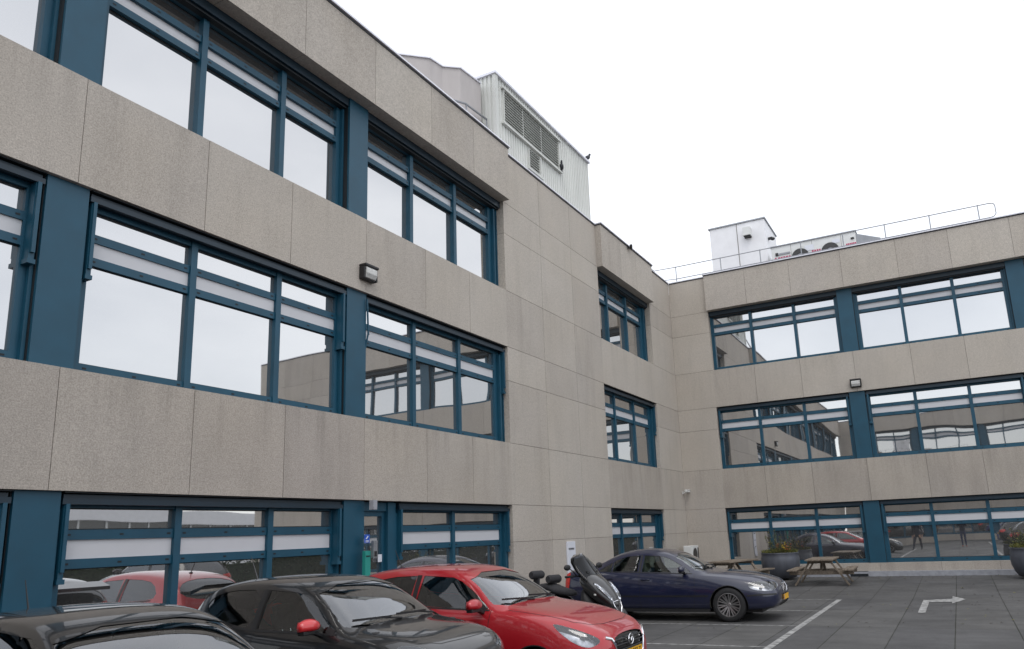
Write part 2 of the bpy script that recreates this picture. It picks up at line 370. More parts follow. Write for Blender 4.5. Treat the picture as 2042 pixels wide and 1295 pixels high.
# ------------------------------------------------------------------ facade system
L8, L7, L6, L4 = 1.597, 2.355, 3.646, 5.755
SILL0, HB = .50, 3.4
L5, L3, L2, L1, L0 = L8+HB, L6+HB, L8+2*HB, L7+2*HB, 10.43
class Fac:
    def __init__(s, fn): s.P = fn
    def box(s, mb, s0, s1, d0, d1, z0, z1, mi=0): 
        P = s.P
        mb.hexa([P(s0, d0, z0), P(s1, d0, z0), P(s1, d1, z0), P(s0, d1, z0), P(s0, d0, z1), P(s1, d0, z1), P(s1, d1, z1), P(s0, d1, z1)], mi)
FA = Fac(lambda s, d, z: Vector((-s, -d, z)))
FB = Fac(lambda s, d, z: Vector((-d, -s, z)))
XC = -44.0
FC = Fac(lambda s, d, z: Vector((XC+d, -s, z)))
bld = empty('office_building', (0, 0, 0), 0, 'L-shaped three-storey office block of grey aggregate concrete bands with teal window strips', 'office building')
def panels(mb, F, s0, s1, z0, z1, joints=(), zj=(), d1=0.0, d0=-.52, mi=0, g=.0042):
    ss = [s0]+sorted(joints)+[s1]; zz = [z0]+sorted(zj)+[z1]
    for i in range(len(ss)-1):
        for j in range(len(zz)-1):
            a = ss[i]+(g if i else 0); b = ss[i+1]-(g if i < len(ss)-2 else 0); c = zz[j]+(g if j else 0); e = zz[j+1]-(g if j < len(zz)-2 else 0)
            F.box(mb, a, b, d0, d1-(.001*((i*7+j*3) % 3) if d1 == 0 else 0), c, e, random.choice((0, 2, 3)))
    for s in ss[1:-1]: F.box(mb, s-g-.002, s+g+.002, d0+.004, d1-.014, z0+.003, z1-.003, 1)
    for z in zz[1:-1]: F.box(mb, s0+.003, s1-.003, d0+.005, d1-.015, z-g-.002, z+g+.002, 1)

GLA, FRA = -.235, -.185          # glass plane and frame front, behind the wall face
def window(F, s0, s1, mulls, zs, zh, parent, row, jl=.13, jr=.13, awn=True, low=False, arms=(True, True)):
    """one strip of lights between two piers; jl/jr = jamb width at s0/s1"""
    fr = MB(); gl = MB(); wp = MB(); MW = .046
    GL, FR = (GLA, FRA) if row < 2 else (-.315, -.235)
    BK = FR-.125; g0 = zs+(.12); tz = [zh-.835, zh-.735, zh-.555, zh-.455, zh-.185] if not low else [zh-.80, zh-.70, zh-.50, zh-.395, zh-.165]
    F.box(fr, s0, s1, BK, FR, zs, g0); F.box(fr, s0, s1, BK, FR, tz[4], zh)
    F.box(fr, s0, s0+jl, BK, FR-.004, g0, tz[4]); F.box(fr, s1-jr, s1, BK, FR-.004, g0, tz[4])
    for a, b in ((s0, s0+jl), (s1-jr, s1)):
        if b-a > .2:
            m = (a+b)/2; F.box(fr, m-.03, m+.03, FR-.003, FR+.07, zs+.01, zh-.2)
            F.box(fr, m-.10, m-.065, FR-.003, FR+.03, zs+.01, zh-.2, 1)
    F.box(fr, s0+.01, s0+.05, FR-.002, FR+.055, zs+.005, zh-.19); F.box(fr, s1-.05, s1-.01, FR-.002, FR+.055, zs+.005, zh-.19)
    edges = [s0+jl]
    for m in mulls:
        F.box(fr, m-MW, m+MW, BK, FR+.018, zs+.003, zh-.06); edges += [m-MW, m+MW]
    edges.append(s1-jr)
    for i in range(0, len(edges), 2):
        a, b = edges[i], edges[i+1]
        F.box(fr, a, b, BK, FR-.006, tz[0], tz[1]); F.box(fr, a, b, BK, FR-.006, tz[2], tz[3])
        F.box(wp, a+.001, b-.001, BK+.02, GL+.02, tz[1], tz[2])
        for z in ((tz[0]+tz[1])/2, (tz[2]+tz[3])/2, (zs+g0)/2+.01):
            for q in (a+.06, (a+b)/2, b-.06): F.box(fr, q-.022, q+.022, FR-.012, FR-.003 if z > zs+.2 else FR+.003, z-.01, z+.01, 1)
        for z0, z1 in ((g0, tz[0]), (tz[3], tz[4])):
            ta, tb = random.uniform(-.0012, .0012), random.uniform(-.0009, .0009)
            q = [F.P(x, GL+ta*(x-(a+b)/2)*2+tb*(z-(z0+z1)/2)*2, z) for x, z in ((a-.01, z0-.01), (b+.01, z0-.01), (b+.01, z1+.01), (a-.01, z1+.01))]
            vs = [gl.bm.verts.new(p) for p in q]; gl.face(vs)
            F.box(fr, a, b, GL-.02, GL+.012, z0-.004, z0+.012, 1); F.box(fr, a, b, GL-.02, GL+.012, z1-.012, z1+.004, 1)
    wdw = fr.build('window', ['blue', 'slot'], parent)
    o = gl.build('glass', 'mirror', wdw, recalc=False)
    c = F.P((s0+s1)/2, 5, (zs+zh)/2)
    me = o.data
    for p in me.polygons:
        if p.normal.dot(c-p.center) < 0: p.flip()
    wp.build('infill_panel', 'white_panel', wdw)
    if row == 2:
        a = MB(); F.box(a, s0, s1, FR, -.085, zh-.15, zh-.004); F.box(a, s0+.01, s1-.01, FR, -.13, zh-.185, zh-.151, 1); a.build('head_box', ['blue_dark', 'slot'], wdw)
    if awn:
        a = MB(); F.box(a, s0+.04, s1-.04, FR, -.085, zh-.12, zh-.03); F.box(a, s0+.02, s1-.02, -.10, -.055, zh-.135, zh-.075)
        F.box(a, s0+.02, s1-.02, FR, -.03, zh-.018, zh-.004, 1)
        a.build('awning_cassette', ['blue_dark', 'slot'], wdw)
        ln = 1.0 if not low else .9
        for s, on in ((s0+.075, arms[0]), (s1-.075, arms[1])):
            if not on: continue
            a = MB()
            if on == 'out':
                a.bar(F.P(s+.09, -.03, zh-.1), F.P(s+.05, -.03, zh-.70), .022, .022, up=F.P(0, 1, 0)-F.P(0, 0, 0)); a.bar(F.P(s+.05, -.03, zh-.66), F.P(s+.09, -.10, zh-1.10), .02, .02, up=F.P(0, 1, 0)-F.P(0, 0, 0))
            else:
                F.box(a, s-.028, s+.028, FR, -.075, zh-ln, zh-.13); F.box(a, s-.02, s+.02, -.075, -.045, zh-ln+.07, zh-.13); F.box(a, s-.04, s+.04, FR, -.06, zh-ln-.05, zh-ln)
            a.build('awning_arm', 'blue', wdw)
    return wdw
def pier(F, s0, s1, zs, zh, parent):
    m = MB(); F.box(m, s0, s1, -.46, -.06, zs+.002, zh-.002); F.box(m, s0-.012, s0, -.46, -.10, zs+.004, zh-.004, 1); F.box(m, s1, s1+.012, -.46, -.10, zs+.004, zh-.004, 1)
    return m.build('pier_cladding', ['blue', 'slot'], parent)
ROWS = [(SILL0, L7), (L6, L4), (L3, L1)]
def strip(F, s0, s1, piers, mulls, parent, endj=(.13, .3), skip_ground=False, armout=None):
    """rows of windows over three storeys"""
    for row, (zs, zh) in enumerate(ROWS):
        if row == 0 and skip_ground: continue
        cuts = [s0]+[x for p in piers for x in (p-.23, p+.23)]+[s1]
        for i in range(0, len(cuts), 2):
            a, b = cuts[i], cuts[i+1]
            jl = endj[0] if i == 0 else .13; jr = endj[1] if i == len(cuts)-2 else .13
            window(F, a, b, [m for m in mulls if a < m < b], zs, zh, parent, row, jl, jr, awn=row < 2, low=row == 0,
                   arms=(True, 'out' if (armout == (row, i)) else True))
        for p in piers: pier(F, p-.23, p+.23, zs, zh, parent)
def bands(F, s0, s1, joints, parent, lowmat=True):
    b = MB(); panels(b, F, s0, s1, L7, L6, joints); b.build('spandrel_band', ['concrete_low', 'joint', 'concrete_low_b', 'concrete_low_c'], parent)
    b = MB(); panels(b, F, s0, s1, L4, L3, joints); b.build('spandrel_band', ['concrete', 'joint', 'concrete_b', 'concrete_c'], parent)
    b = MB(); panels(b, F, s0, s1, L1, L0+.012, joints, d1=.17); b.build('parapet', ['concrete', 'joint', 'concrete_b', 'concrete_c'], parent)
    b = MB(); panels(b, F, s0, s1, -.3, SILL0, joints); b.build('plinth', ['concrete_low', 'joint', 'concrete_low_b', 'concrete_low_c'], parent)
    c = MB(); F.box(c, s0-.03, s1+.03, -.42, .215, L0+.012, L0+.045); F.box(c, s0-.015, s1+.015, -.4, .185, L0-.02, L0+.0115, 1)
    c.build('coping', ['coping', 'coping_dark'], parent)
def plain(F, s0, s1, joints, parent, top=L0, name='wall_panels'):
    b = MB(); panels(b, F, s0, s1, -.3, top, joints, (L8, L7, L6, L5, L4, L3, L2, L1)); b.build(name, ['concrete', 'joint', 'concrete_b', 'concrete_c'], parent)
    c = MB(); F.box(c, s0+.03, s1-.03, -.4, .035, top+.001, top+.03); F.box(c, s0+.03, s1-.03, -.39, .012, top-.03, top, 1)
    c.build('coping', ['coping', 'coping_dark'], parent)

# left wing (facade A)
XA, XB_, XCN, YB = 11.647, 6.445, 2.194, 1.356
A_p = [16.38, 21.06, 25.8, 30.5, 35.2, 39.9]
A_m = [13.27, 14.72, 17.92, 19.35, 22.65, 24.2, 27.35, 28.95, 32.05, 33.65, 36.75, 38.35, 41.5, 43.0]
A_j = [13.10, 14.58, 16.23, 17.88, 19.355, 21.0, 22.65, 24.2, 25.8, 27.35, 28.95, 30.5, 32.05, 33.65, 35.2, 36.75, 38.35, 39.9, 41.5, 43.0]
bands(FA, XA, -XC, A_j, bld)
# ground row is built with its door below
for row, (zs, zh) in enumerate(ROWS):
    cuts = [XA]+[x for p in A_p for x in (p-.23, p+.23)]+[-XC]
    for i in range(0, len(cuts), 2):
        a, b = cuts[i], cuts[i+1]
        if row == 0 and i == 0: continue
        window(FA, a, b, [m for m in A_m if a < m < b], zs, zh, bld, row, .30 if i == 0 else .13, .13, awn=row < 2, low=row == 0,
               arms=(True, 'out' if (row == 1 and i == 0) else True))
    for p in A_p: pier(FA, p-.23, p+.23, zs, zh, bld)
window(FA, XA, 15.30, [13.55], SILL0, L7, bld, 0, .22, .12, awn=True, low=True)
# entrance door beside the pier
d = MB(); FA.box(d, 15.30, 15.50, -.33, -.12, SILL0, L7-.02); FA.box(d, 16.08, 16.149, -.33, -.12, .02, L7-.02)
FA.box(d, 15.50, 16.08, -.33, -.15, L7-.16, L7-.02); FA.box(d, 15.30, 15.50, -.33, -.12, .0, SILL0)
door = d.build('door', ['blue', 'slot'], bld)
d = MB(); FA.box(d, 15.50, 15.575, -.29, -.19, .03, L7-.161); FA.box(d, 16.02, 16.08, -.29, -.19, .03, L7-.161)
FA.box(d, 15.575, 16.02, -.29, -.19, .03, .32); FA.box(d, 15.575, 16.02, -.29, -.19, L7-.24, L7-.161)
d.build('door_leaf', 'blue', door)
d = MB(); vs = [d.bm.verts.new(FA.P(x, -.235, z)) for x, z in ((16.03, .3), (15.565, .3), (15.565, L7-.22), (16.03, L7-.22))]; d.face(vs); o = d.build('glass', 'mirror', door, recalc=False)
if o.data.polygons[0].normal.y > 0: o.data.polygons[0].flip()
d = MB(); d.tube([FA.P(15.60, -.19, 1.15), FA.P(15.60, -.12, 1.15), FA.P(15.60, -.12, .85), FA.P(15.60, -.19, .85)], .014); d.build('handle', 'chrome', door)
plain(FA, XB_, XA, [8.18, 9.91], bld)
A2 = bld
# corner group of facade A
b = MB(); panels(b, FA, XCN, XB_, L7, L6, []); b.build('spandrel_band', ['concrete_low', 'joint', 'concrete_low_b', 'concrete_low_c'], bld)
b = MB(); panels(b, FA, XCN, XB_, L4, L3, []); b.build('spandrel_band', ['concrete', 'joint', 'concrete_b', 'concrete_c'], bld)
b = MB(); panels(b, FA, XCN, XB_, L1, L0+.012, [3.72, 5.0], d1=.17); b.build('parapet', ['concrete', 'joint', 'concrete_b', 'concrete_c'], bld)
b = MB(); panels(b, FA, XCN, XB_, -.3, SILL0, []); b.build('plinth', ['concrete_low', 'joint', 'concrete_low_b', 'concrete_low_c'], bld)
c = MB(); FA.box(c, XCN-.03, XB_+.03, -.42, .215, L0+.012, L0+.045); FA.box(c, XCN-.015, XB_+.015, -.4, .185, L0-.02, L0+.0115, 1); c.build('coping', ['coping', 'coping_dark'], bld)
for row, (zs, zh) in enumerate(ROWS): window(FA, XCN, XB_, [3.82, 5.33], zs, zh, bld, row, .36, .13, awn=row < 2, low=row == 0)
plain(FA, 0, XCN, [], bld)
# right wing (facade B)
plain(FB, 0.003, YB, [], bld)
B_p = [5.85, 10.62]; B_m = [2.75, 4.20, 7.48, 8.95, 12.25, 13.7]; YE = 15.2; YEND = 20.3
bands(FB, YB, YE, [2.77, 4.25, 5.89, 7.54, 9.02, 10.66, 12.3, 13.75], bld)
strip(FB, YB, YE, B_p, B_m, bld, endj=(.10, .13))
plain(FB, YE, YEND, [16.9, 18.6], bld)
# bodies behind the facades
c = MB(); FA.box(c, 0.0, -XC+.36, -9, -.52, -.3, L0-.25); FB.box(c, -.36, YEND, -9, -.52, -.3, L0-.25); FB.box(c, -9, -.52, -9, -.52, -.3, L0-.25)
FB.box(c, YEND-.36, YEND, -9, -.525, -.3, L0-.1)
c.build('roof', 'roofing', bld)

# far wing closing the court, seen only in the windows
wing = empty('office_wing', (XC, -8, 0), 0, 'far wing with the same teal window strips, mirrored in the right-hand windows', 'office building')
def loc(o):
    o.matrix_parent_inverse = Matrix.Translation((-XC, 8, 0)); return o
n0 = set(bpy.data.objects)
bands(FC, 1.2, 15.0, [2.77, 4.25, 5.89, 7.54, 9.02, 10.66, 12.3, 13.75], wing)
strip(FC, 1.2, 15.0, B_p, B_m, wing, endj=(.13, .13))
plain(FC, 0.04, 1.2, [], wing); plain(FC, 15.0, 19, [17], wing)
c = MB(); FC.box(c, 0.4, 19, -9, -.52, -.3, L0-.25); c.build('roof', 'roofing', wing)
for o in set(bpy.data.objects)-n0:
    if o.parent == wing: loc(o)

# drainage channel in front of the right wing
c = MB(); FB.box(c, .2, 20, .0, .22, .10, .262); c.build('kerb_channel', 'gutter'); tag(bpy.data.objects['kerb_channel'], kind='structure')
c = MB(); FB.box(c, 5.05, 5.55, .2205, .24, .13, .20); FB.box(c, 5.05, 5.55, .05, .2205, .2622, .268); o = c.build('drain_grate', 'slot'); tag(o, 'small black drain grate in the pale channel at the foot of the wall', 'drain grate')

# ------------------------------------------------------------------ roof things
pr = empty('plant_room', (-9, .15, 10.4), 0, 'pale corrugated steel plant room with louvres on the left roof', 'plant room')
def rel(o, root):
    o.parent = root; o.matrix_parent_inverse = Matrix.Translation(-root.location); return o
m = MB(); x0, x1, z0, z1 = -11.68, -6.42, 10.2, 12.43
holes = [(-11.30, -8.42, 11.32, 12.20), (-10.12, -9.55, 10.66, 11.22)]
def corr(mb, xa, xb, za, zb, y=.12, p=.115):
    x = xa; k = 0
    prof = []
    while x < xb-1e-6:
        for dx, dy in ((0, 0), (.062, 0), (.075, .028), (.102, .028)):
            if x+dx < xb: prof.append((x+dx, y+dy))
        x += p
    prof.append((xb, y))
    v = [(mb.bm.verts.new((a, b, za)), mb.bm.verts.new((a, b, zb))) for a, b in prof]
    for i in range(len(v)-1): mb.face([v[i][0], v[i+1][0], v[i+1][1], v[i][1]])
corr(m, x0, -11.30, z0, z1); corr(m, -11.30, -8.42, 12.20, z1); corr(m, -8.42, x1, z0, z1)
corr(m, -11.30, -10.12, z0, 11.32); corr(m, -9.55, -8.42, z0, 11.32); corr(m, -10.12, -9.55, 11.22, 11.32); corr(m, -10.12, -9.55, z0, 10.66)
v = []
for yy in [.12+.115*k for k in range(21)]:
    for dy, dx in ((0, 0), (.062, 0), (.075, .028), (.102, .028)): v.append((yy+dy, dx))
vv = [(m.bm.verts.new((x0+dx, y, z0)), m.bm.verts.new((x0+dx, y, z1))) for y, dx in v]
for i in range(len(vv)-1): m.face([vv[i][0], vv[i+1][0], vv[i+1][1], vv[i][1]])
m.box(x0+.06, x1-.02, .26, 2.6, z0, z1-.02); m.box(x0-.02, x0+.10, .085, .17, z0, z1+.005)
rel(m.build('wall', 'corr', recalc=True), pr)
m = MB(); m.box(x0-.05, x1+.04, .06, .14, z1-.005, z1+.05); m.box(x0-.05, x0+.02, .14, 2.6, z1-.005, z1+.05); m.box(x0+.02, x1+.04, .14, 2.6, z1, z1+.04)
rel(m.build('roof_edge', 'coping'), pr)
for (a, b, c_, e) in holes:
    m = MB(); n = max(7, int((e-c_)/.068))
    for k in range(n):
        z = c_+(k+.5)*(e-c_)/n
        m.hexa([Vector(p) for p in ((a, .11, z-.026), (b, .11, z-.026), (b, .19, z+.016), (a, .19, z+.016), (a, .11, z-.016), (b, .11, z-.016), (b, .19, z+.026), (a, .19, z+.026))])
    m.box(a, b, .215, .225, c_, e, 1)
    nb = 3 if b-a > 1 else 1
    for k in range(1, nb): q = a+(b-a)*k/nb; m.box(q-.006, q+.006, .115, .14, c_, e)
    rel(m.build('louvre', ['corr', 'louvreback']), pr)
    m = MB(); m.box(a-.10, b+.10, .05, .12, c_-.05, c_); 
    if b-a > 1: m.box(a-.10, b+.10, .05, .12, e, e+.045)
    m.box(a-.02, a, .08, .2, c_, e); m.box(b, b+.02, .08, .2, c_, e)
    rel(m.build('louvre_frame', 'corr'), pr)
# faceted concrete shaft
sh = MB(); pts = [(-14.4, 2.3), (-12.53, 1.38), (-12.1, 1.28), (-11.83, .99), (-11.06, .89), (-10.8, .89), (-10.8, 5), (-14.4, 5)]
pts = [(-14.3, 2.0), (-13.23, .86), (-12.83, .80), (-12.57, .49), (-11.80, .43), (-11.80, 3.5), (-14.3, 3.5)]
sh.prism(pts, lambda u, v, w_: Vector((u, v, w_)), 10.1, 12.18, 0); sh.prism([(x-.02, y-.03) for x, y in pts], lambda u, v, w_: Vector((u, v, w_)), 12.18, 12.21, 1)
tag(sh.build('stair_tower', ['shaftgrey', 'coping']), 'faceted concrete stair tower beside the corrugated plant room', 'stair tower')
hr = MB(); hr.tube([(-13.6, .32, 10.90), (-13.16, .32, 11.03), (-12.63, .32, 11.21), (-11.75, .32, 11.26)], .025); hr.tube([(-12.6, .32, 10.3), (-12.6, .32, 11.21)], .018); hr.tube([(-11.75, .32, 10.3), (-11.75, .32, 11.26)], .018)
tag(hr.build('roof_handrail', 'metal_grey', smooth=True), 'short grey pipe handrail between parapet and plant room', 'handrail')

rb = empty('roof_cabin', (1.5, -2.3, 10.4), 0, 'plain white roof cabin behind the railing', 'roof cabin')
m = MB(); m.box(1.5, 3.6, -3.34, -1.30, 10.2, 12.74); rel(m.build('wall', 'pale_render', bevel=.01), rb)
m = MB(); m.box(1.46, 3.64, -3.38, -1.26, 12.741, 12.79); m.box(1.488, 1.499, -2.33, -2.31, 10.2, 12.74, 1); rel(m.build('roof_edge', ['metal_grey', 'joint']), rb)
m = MB(); m.box(1.22, 1.497, -2.86, -2.58, 12.14, 12.46); m.box(1.25, 1.49, -2.84, -2.60, 12.10, 12.139, 1); rel(m.build('vent_hood', ['white_metal', 'black'], bevel=.01), rb)
m = MB(); m.box(1.9, 2.0, -3.5, -3.345, 12.05, 12.13); m.ell((1.95, -3.5, 12.06), .06, .08, .06); rel(m.build('lamp', 'black'), rb)
m = MB(); m.prism([(-1.30, 10.3), (-.82, 10.48), (-1.30, 11.05)], lambda u, v, w_: Vector((w_, u, v)), 1.6, 2.6); rel(m.build('duct_end', 'metal_grey'), rb)

ah = empty('air_handling_unit', (1.4, -5, 10.4), 0, 'long low grey ventilation unit with two round dark fan openings and crimson lettering', 'ventilation unit')
AX = 1.0
m = MB(); m.box(AX, AX+1.4, -6.37, -3.57, 10.5, 11.36); m.box(AX-.003, AX, -4.24, -4.23, 10.5, 11.35, 1); m.box(AX-.003, AX, -4.95, -4.94, 10.5, 11.35, 1); m.box(AX-.003, AX, -5.9, -5.89, 10.5, 11.35, 1)
rel(m.build('cabinet', ['white_metal', 'joint'], bevel=.008), ah)
m = MB(); m.box(AX-.04, AX+1.44, -6.40, -3.54, 11.361, 11.40)
for y in (-3.9, -4.7, -5.0, -5.9): m.box(AX+.3, AX+.34, y-.02, y+.02, 11.40, 11.47)
rel(m.build('lid', 'metal_grey'), ah)
for yc in (-4.53, -5.52):
    m = MB(); rot = Matrix.Translation((AX-.001, yc, 10.84)) @ Matrix.Rotation(-math.pi/2, 4, 'Y')
    m.lathe([(.12, 0), (.27, 0), (.29, .05), (.12, .06)], 28, 0, rot, True); m.lathe([(.0, .02), (.10, .03), (.10, .06), (0, .07)], 16, 1, rot)
    for k in range(12):
        a = k*math.pi/6; m.bar(rot @ Vector((.1*math.cos(a), .1*math.sin(a), .055)), rot @ Vector((.28*math.cos(a), .28*math.sin(a), .055)), .01, .01, (1, 0, 0))
    rel(m.build('fan_opening', ['darkalloy', 'metal_grey'], smooth=True), ah)
m = MB(); m.box(AX-.03, AX, -4.20, -3.792, 11.04, 11.10); m.box(AX-.035, AX, -3.79, -3.70, 11.02, 11.13, 1); rel(m.build('slide_bar', ['metal_grey', 'black']), ah)
m = MB(); m.box(AX-.035, AX, -6.31, -6.21, 11.1, 11.16); rel(m.build('handle', 'black'), ah)
for q in ((-5.0, -4.7, 11.0, 11.2), (-5.85, -5.6, 11.08, 11.22)): m = MB(); m.box(AX-.012, AX, *q); rel(m.build('info_plate', 'signwhite'), ah)
m = MB()
for y0_, y1_ in ((-3.72, -3.66), (-3.84, -3.77), (-3.93, -3.86), (-4.02, -3.95), (-4.12, -4.04), (-4.20, -4.14)): m.box(AX-.006, AX-.001, y0_, y1_, 10.90, 10.97)
for y0_, y1_ in ((-4.98, -4.92), (-5.06, -5.0), (-5.14, -5.08), (-5.21, -5.16)): m.box(AX-.006, AX-.001, y0_, y1_, 10.93, 10.99)
for k in range(6): m.box(AX-.006, AX-.001, -6.04-.055*k-.045, -6.04-.055*k, 10.92, 10.98)
rel(m.build('lettering', 'pink'), ah)
m = MB(); m.prism([(-6.37, 10.5), (-6.37, 11.28), (-6.45, 11.26), (-7.12, 10.98), (-7.14, 10.62), (-6.85, 10.5)], lambda u, v, w_: Vector((w_, u, v)), AX+.05, AX+1.35); rel(m.build('intake_hood', 'metal_grey'), ah)

rl = empty('roof_railing', (.5, -5, 10.4), 0, 'thin grey steel railing along the right roof edge, its end rounded', 'railing')
m = MB(); zt, zl, rx = 11.20, 10.74, .5
m.tube([(rx, -.15, zl+.0), (rx, -10.28, zl), (rx, -10.38, zl+.02), (rx, -10.44, zl+.1), (rx, -10.44, zt-.1), (rx, -10.40, zt-.02), (rx, -10.28, zt), (rx, -.15, zt), ], .016, 6)
m.tube([(rx, -.15, zt), (.3, .6, zt-.05), (-1.6, .6, zt-.05)], .016, 6); m.tube([(rx, -.15, zl), (.3, .6, zl), (-1.6, .6, zl)], .014, 6)
rel(m.build('rail', 'metal_grey', smooth=True), rl)
for y in (-.18, -1.85, -3.26, -4.64, -6.0, -7.3, -8.62, -9.98):
    m = MB(); m.tube([(rx, y, 10.2), (rx, y, zt+.02)], .017, 6); m.box(rx-.05, rx+.05, y-.05, y+.05, 10.2, 10.22); rel(m.build('post', 'metal_grey', smooth=True), rl)
m = MB(); m.tube([(-.9, .6, 10.2), (-.9, .6, zt-.05)], .017, 6); rel(m.build('post', 'metal_grey', smooth=True), rl)

# pigeons
def pigeon(loc_, rz, label):
    r = empty('pigeon', loc_, rz, label, 'pigeon', 'pigeons on the plant room')
    m = MB(); B = Matrix.Rotation(R(-35), 4, 'Y')
    m.ell((0, 0, .13), .105, .06, .065, mx=B); m.ell((.07, 0, .215), .035, .032, .05, mx=Matrix.Rotation(R(15), 4, 'Y')); m.ell((.09, 0, .255), .032, .027, .028)
    m.tube([(.115, 0, .253), (.145, 0, .243)], [.009, .002], 6)
    m.hexa([Vector(p) for p in ((-.07, -.03, .09), (-.20, -.045, .035), (-.20, .045, .035), (-.07, .03, .09), (-.07, -.03, .115), (-.20, -.045, .045), (-.20, .045, .045), (-.07, .03, .115))])
    m.tube([(.0, .02, .08), (.01, .02, 0), (.04, .02, 0)], .006, 5); m.tube([(.0, -.02, .08), (.01, -.02, 0), (.04, -.02, 0)], .006, 5)
    o = m.build('body', 'pigeon', r, smooth='all'); return r
pigeon((-6.42, .12, 12.48), R(-30), 'pigeon perched on the top corner of the plant room')
pigeon((-8.36, .06, 11.32), R(-150), 'pigeon perched on the ledge at the end of the louvre')

# wall lamps
def wall_lamp(F, s, z, label):
    p = F.P(s, 0, z); r = empty('wall_lamp', p, 0, label, 'wall lamp', 'bulkhead wall lamps')
    f = lambda s_, d_, z_: F.P(s_, d_, z_)-F.P(0, 0, 0)
    class G(Fac): pass
    G_ = Fac(lambda a, b_, c_: f(a, b_, c_))
    m = MB(); G_.box(m, -.155, .155, 0, .07, -.115, .115); G_.box(m, -.165, .165, 0, .15, .085, .13); G_.box(m, -.165, -.13, .0, .12, -.13, .084); G_.box(m, .13, .165, 0, .12, -.13, .084); G_.box(m, -.129, .129, 0, .10, -.13, -.105)
    m.build('housing', 'black', r, bevel=.012)
    m = MB(); m.prism([(.07, -.104), (.11, -.104), (.145, -.03), (.145, .05), (.12, .084), (.07, .084)], lambda u, v, w_: f(w_, u, v), -.128, .128); m.build('lamp_glass', 'lampglass', r, bevel=.01)
wall_lamp(FA, 16.24, 6.07, 'black bulkhead lamp on the left wing above the pier')
wall_lamp(FB, 5.87, 6.0, 'black bulkhead lamp on the right wing above the pier')

# cctv cameras
def cctv(loc_, rz, label, small=False):
    r = empty('security_camera', loc_, rz, label, 'camera')
    k = .8 if small else 1
    m = MB(); m.box(-.05*k, .05*k, 0, .03*k, -.05*k, .05*k); m.tube([(0, -.01, 0), (0, -.10*k, -.01), (0, -.14*k, .02)], .016*k, 8); m.build('bracket', 'white_metal' if not small else 'black', r)
    m = MB(); m.box(-.20*k, .14*k, -.19*k, -.10*k, .01*k, .085*k); m.box(-.16*k, .20*k, -.20*k, -.09*k, .085*k, .10*k); m.lathe([(.0, 0), (.03*k, 0), (.032*k, .02), (.0, .021)], 12, 1, Matrix.Translation((.14*k, -.145*k, .045*k)) @ Matrix.Rotation(math.pi/2, 4, 'Y'))
    m.build('housing', ['white_metal' if not small else 'black', 'blackgloss'], r, bevel=.006)
cctv((-.17, -.03, 2.93), R(0), 'small white security camera near the inner corner at first-floor level')
cctv((-4.35, -.17, 10.36), R(20), 'tiny dark camera just under the parapet of the corner window', True)

# sign board on the wall
sg = empty('notice_board', (-9.03, -.02, 1.0), 0, 'tall narrow white notice board on the bare wall behind the scooter', 'notice board')
m = MB(); m.box(-.215, .215, -.02, .018, -.56, .54); m.build('board', 'signwhite', sg, bevel=.004)
MT = lambda x, z: Matrix.Translation((x, -.0215, z)) @ Matrix.Rotation(math.pi/2, 4, 'X')
m = MB()
for (xa, xb, z, h, n) in ((-.15, .15, .37, .045, 9), (-.08, .09, .08, .05, 4), (-.14, .04, -.18, .035, 5), (.07, .19, -.24, .03, 4)):
    for k in range(n):
        q = xa+(xb-xa)*k/n; e = (xb-xa)/n*.72
        m.box(q, q+e*.22, -.0235, -.021, z-h/2, z+h/2); m.box(q+e*.22, q+e, -.0235, -.021, z+h/2-.010, z+h/2)
        if k % 2: m.box(q+e*.22, q+e, -.0235, -.021, z-h/2, z-h/2+.010); m.box(q+e*.8, q+e, -.0235, -.021, z-h/2+.010, z+h/2-.010)
        else: m.box(q+e*.22, q+e*.8, -.0235, -.021, z-.006, z+.006)
m.build('lettering', 'ink', sg)
# entrance fittings on the pier and by the door
def small(name, label, cat, boxes, mats, lc, bev=.004):
    m = MB()
    for bx in boxes: m.box(*bx)
    o = m.build(name, mats, bevel=bev); o.location = lc; return tag(o, label, cat)
small('blue_sticker', 'small blue sticker with a white emblem on the pier beside the door', 'sticker', [(-.06, .06, -.004, 0, -.065, .065, 0)], ['signblue'], (-16.22, -.0605, 1.76), .0)
m = MB(); m.prism([(-.03, .0), (.01, .045), (.03, .035), (-.01, -.006)], lambda u, v, w_: Vector((u, w_, v)), -.002, 0); m.box(-.035, .035, -.002, 0, -.034, -.024); m.box(-.035, .035, -.002, 0, -.052, -.042)
o = m.build('emblem', 'signwhite', bpy.data.objects['blue_sticker']); o.location = (0, -.0045, 0)
small('letter_box', 'slim turquoise letter box on the pier beside the door', 'letter box', [(-.06, .06, -.06, 0, -.36, .25, 0), (-.045, .045, -.064, -.06, .16, .18, 1)], ['green', 'slot'], (-16.26, -.061, 1.33))
small('intercom', 'small grey intercom box on the door jamb', 'intercom', [(-.045, .045, -.05, 0, -.13, .13, 0), (-.03, .03, -.053, -.05, -.11, -.03, 1)], ['metal_grey', 'black'], (-16.145, -.122, 1.60))
small('alarm_box', 'pale grey box under the concrete band above the door', 'alarm box', [(-.045, .045, -.09, 0, -.075, .075, 0)], ['gutter'], (-16.13, -.06, 2.275))
small('note', 'white paper note stuck on the door glass', 'note', [(-.05, .05, -.002, 0, -.06, .06, 0)], ['signwhite'], (-15.62, .185, 1.45), 0)
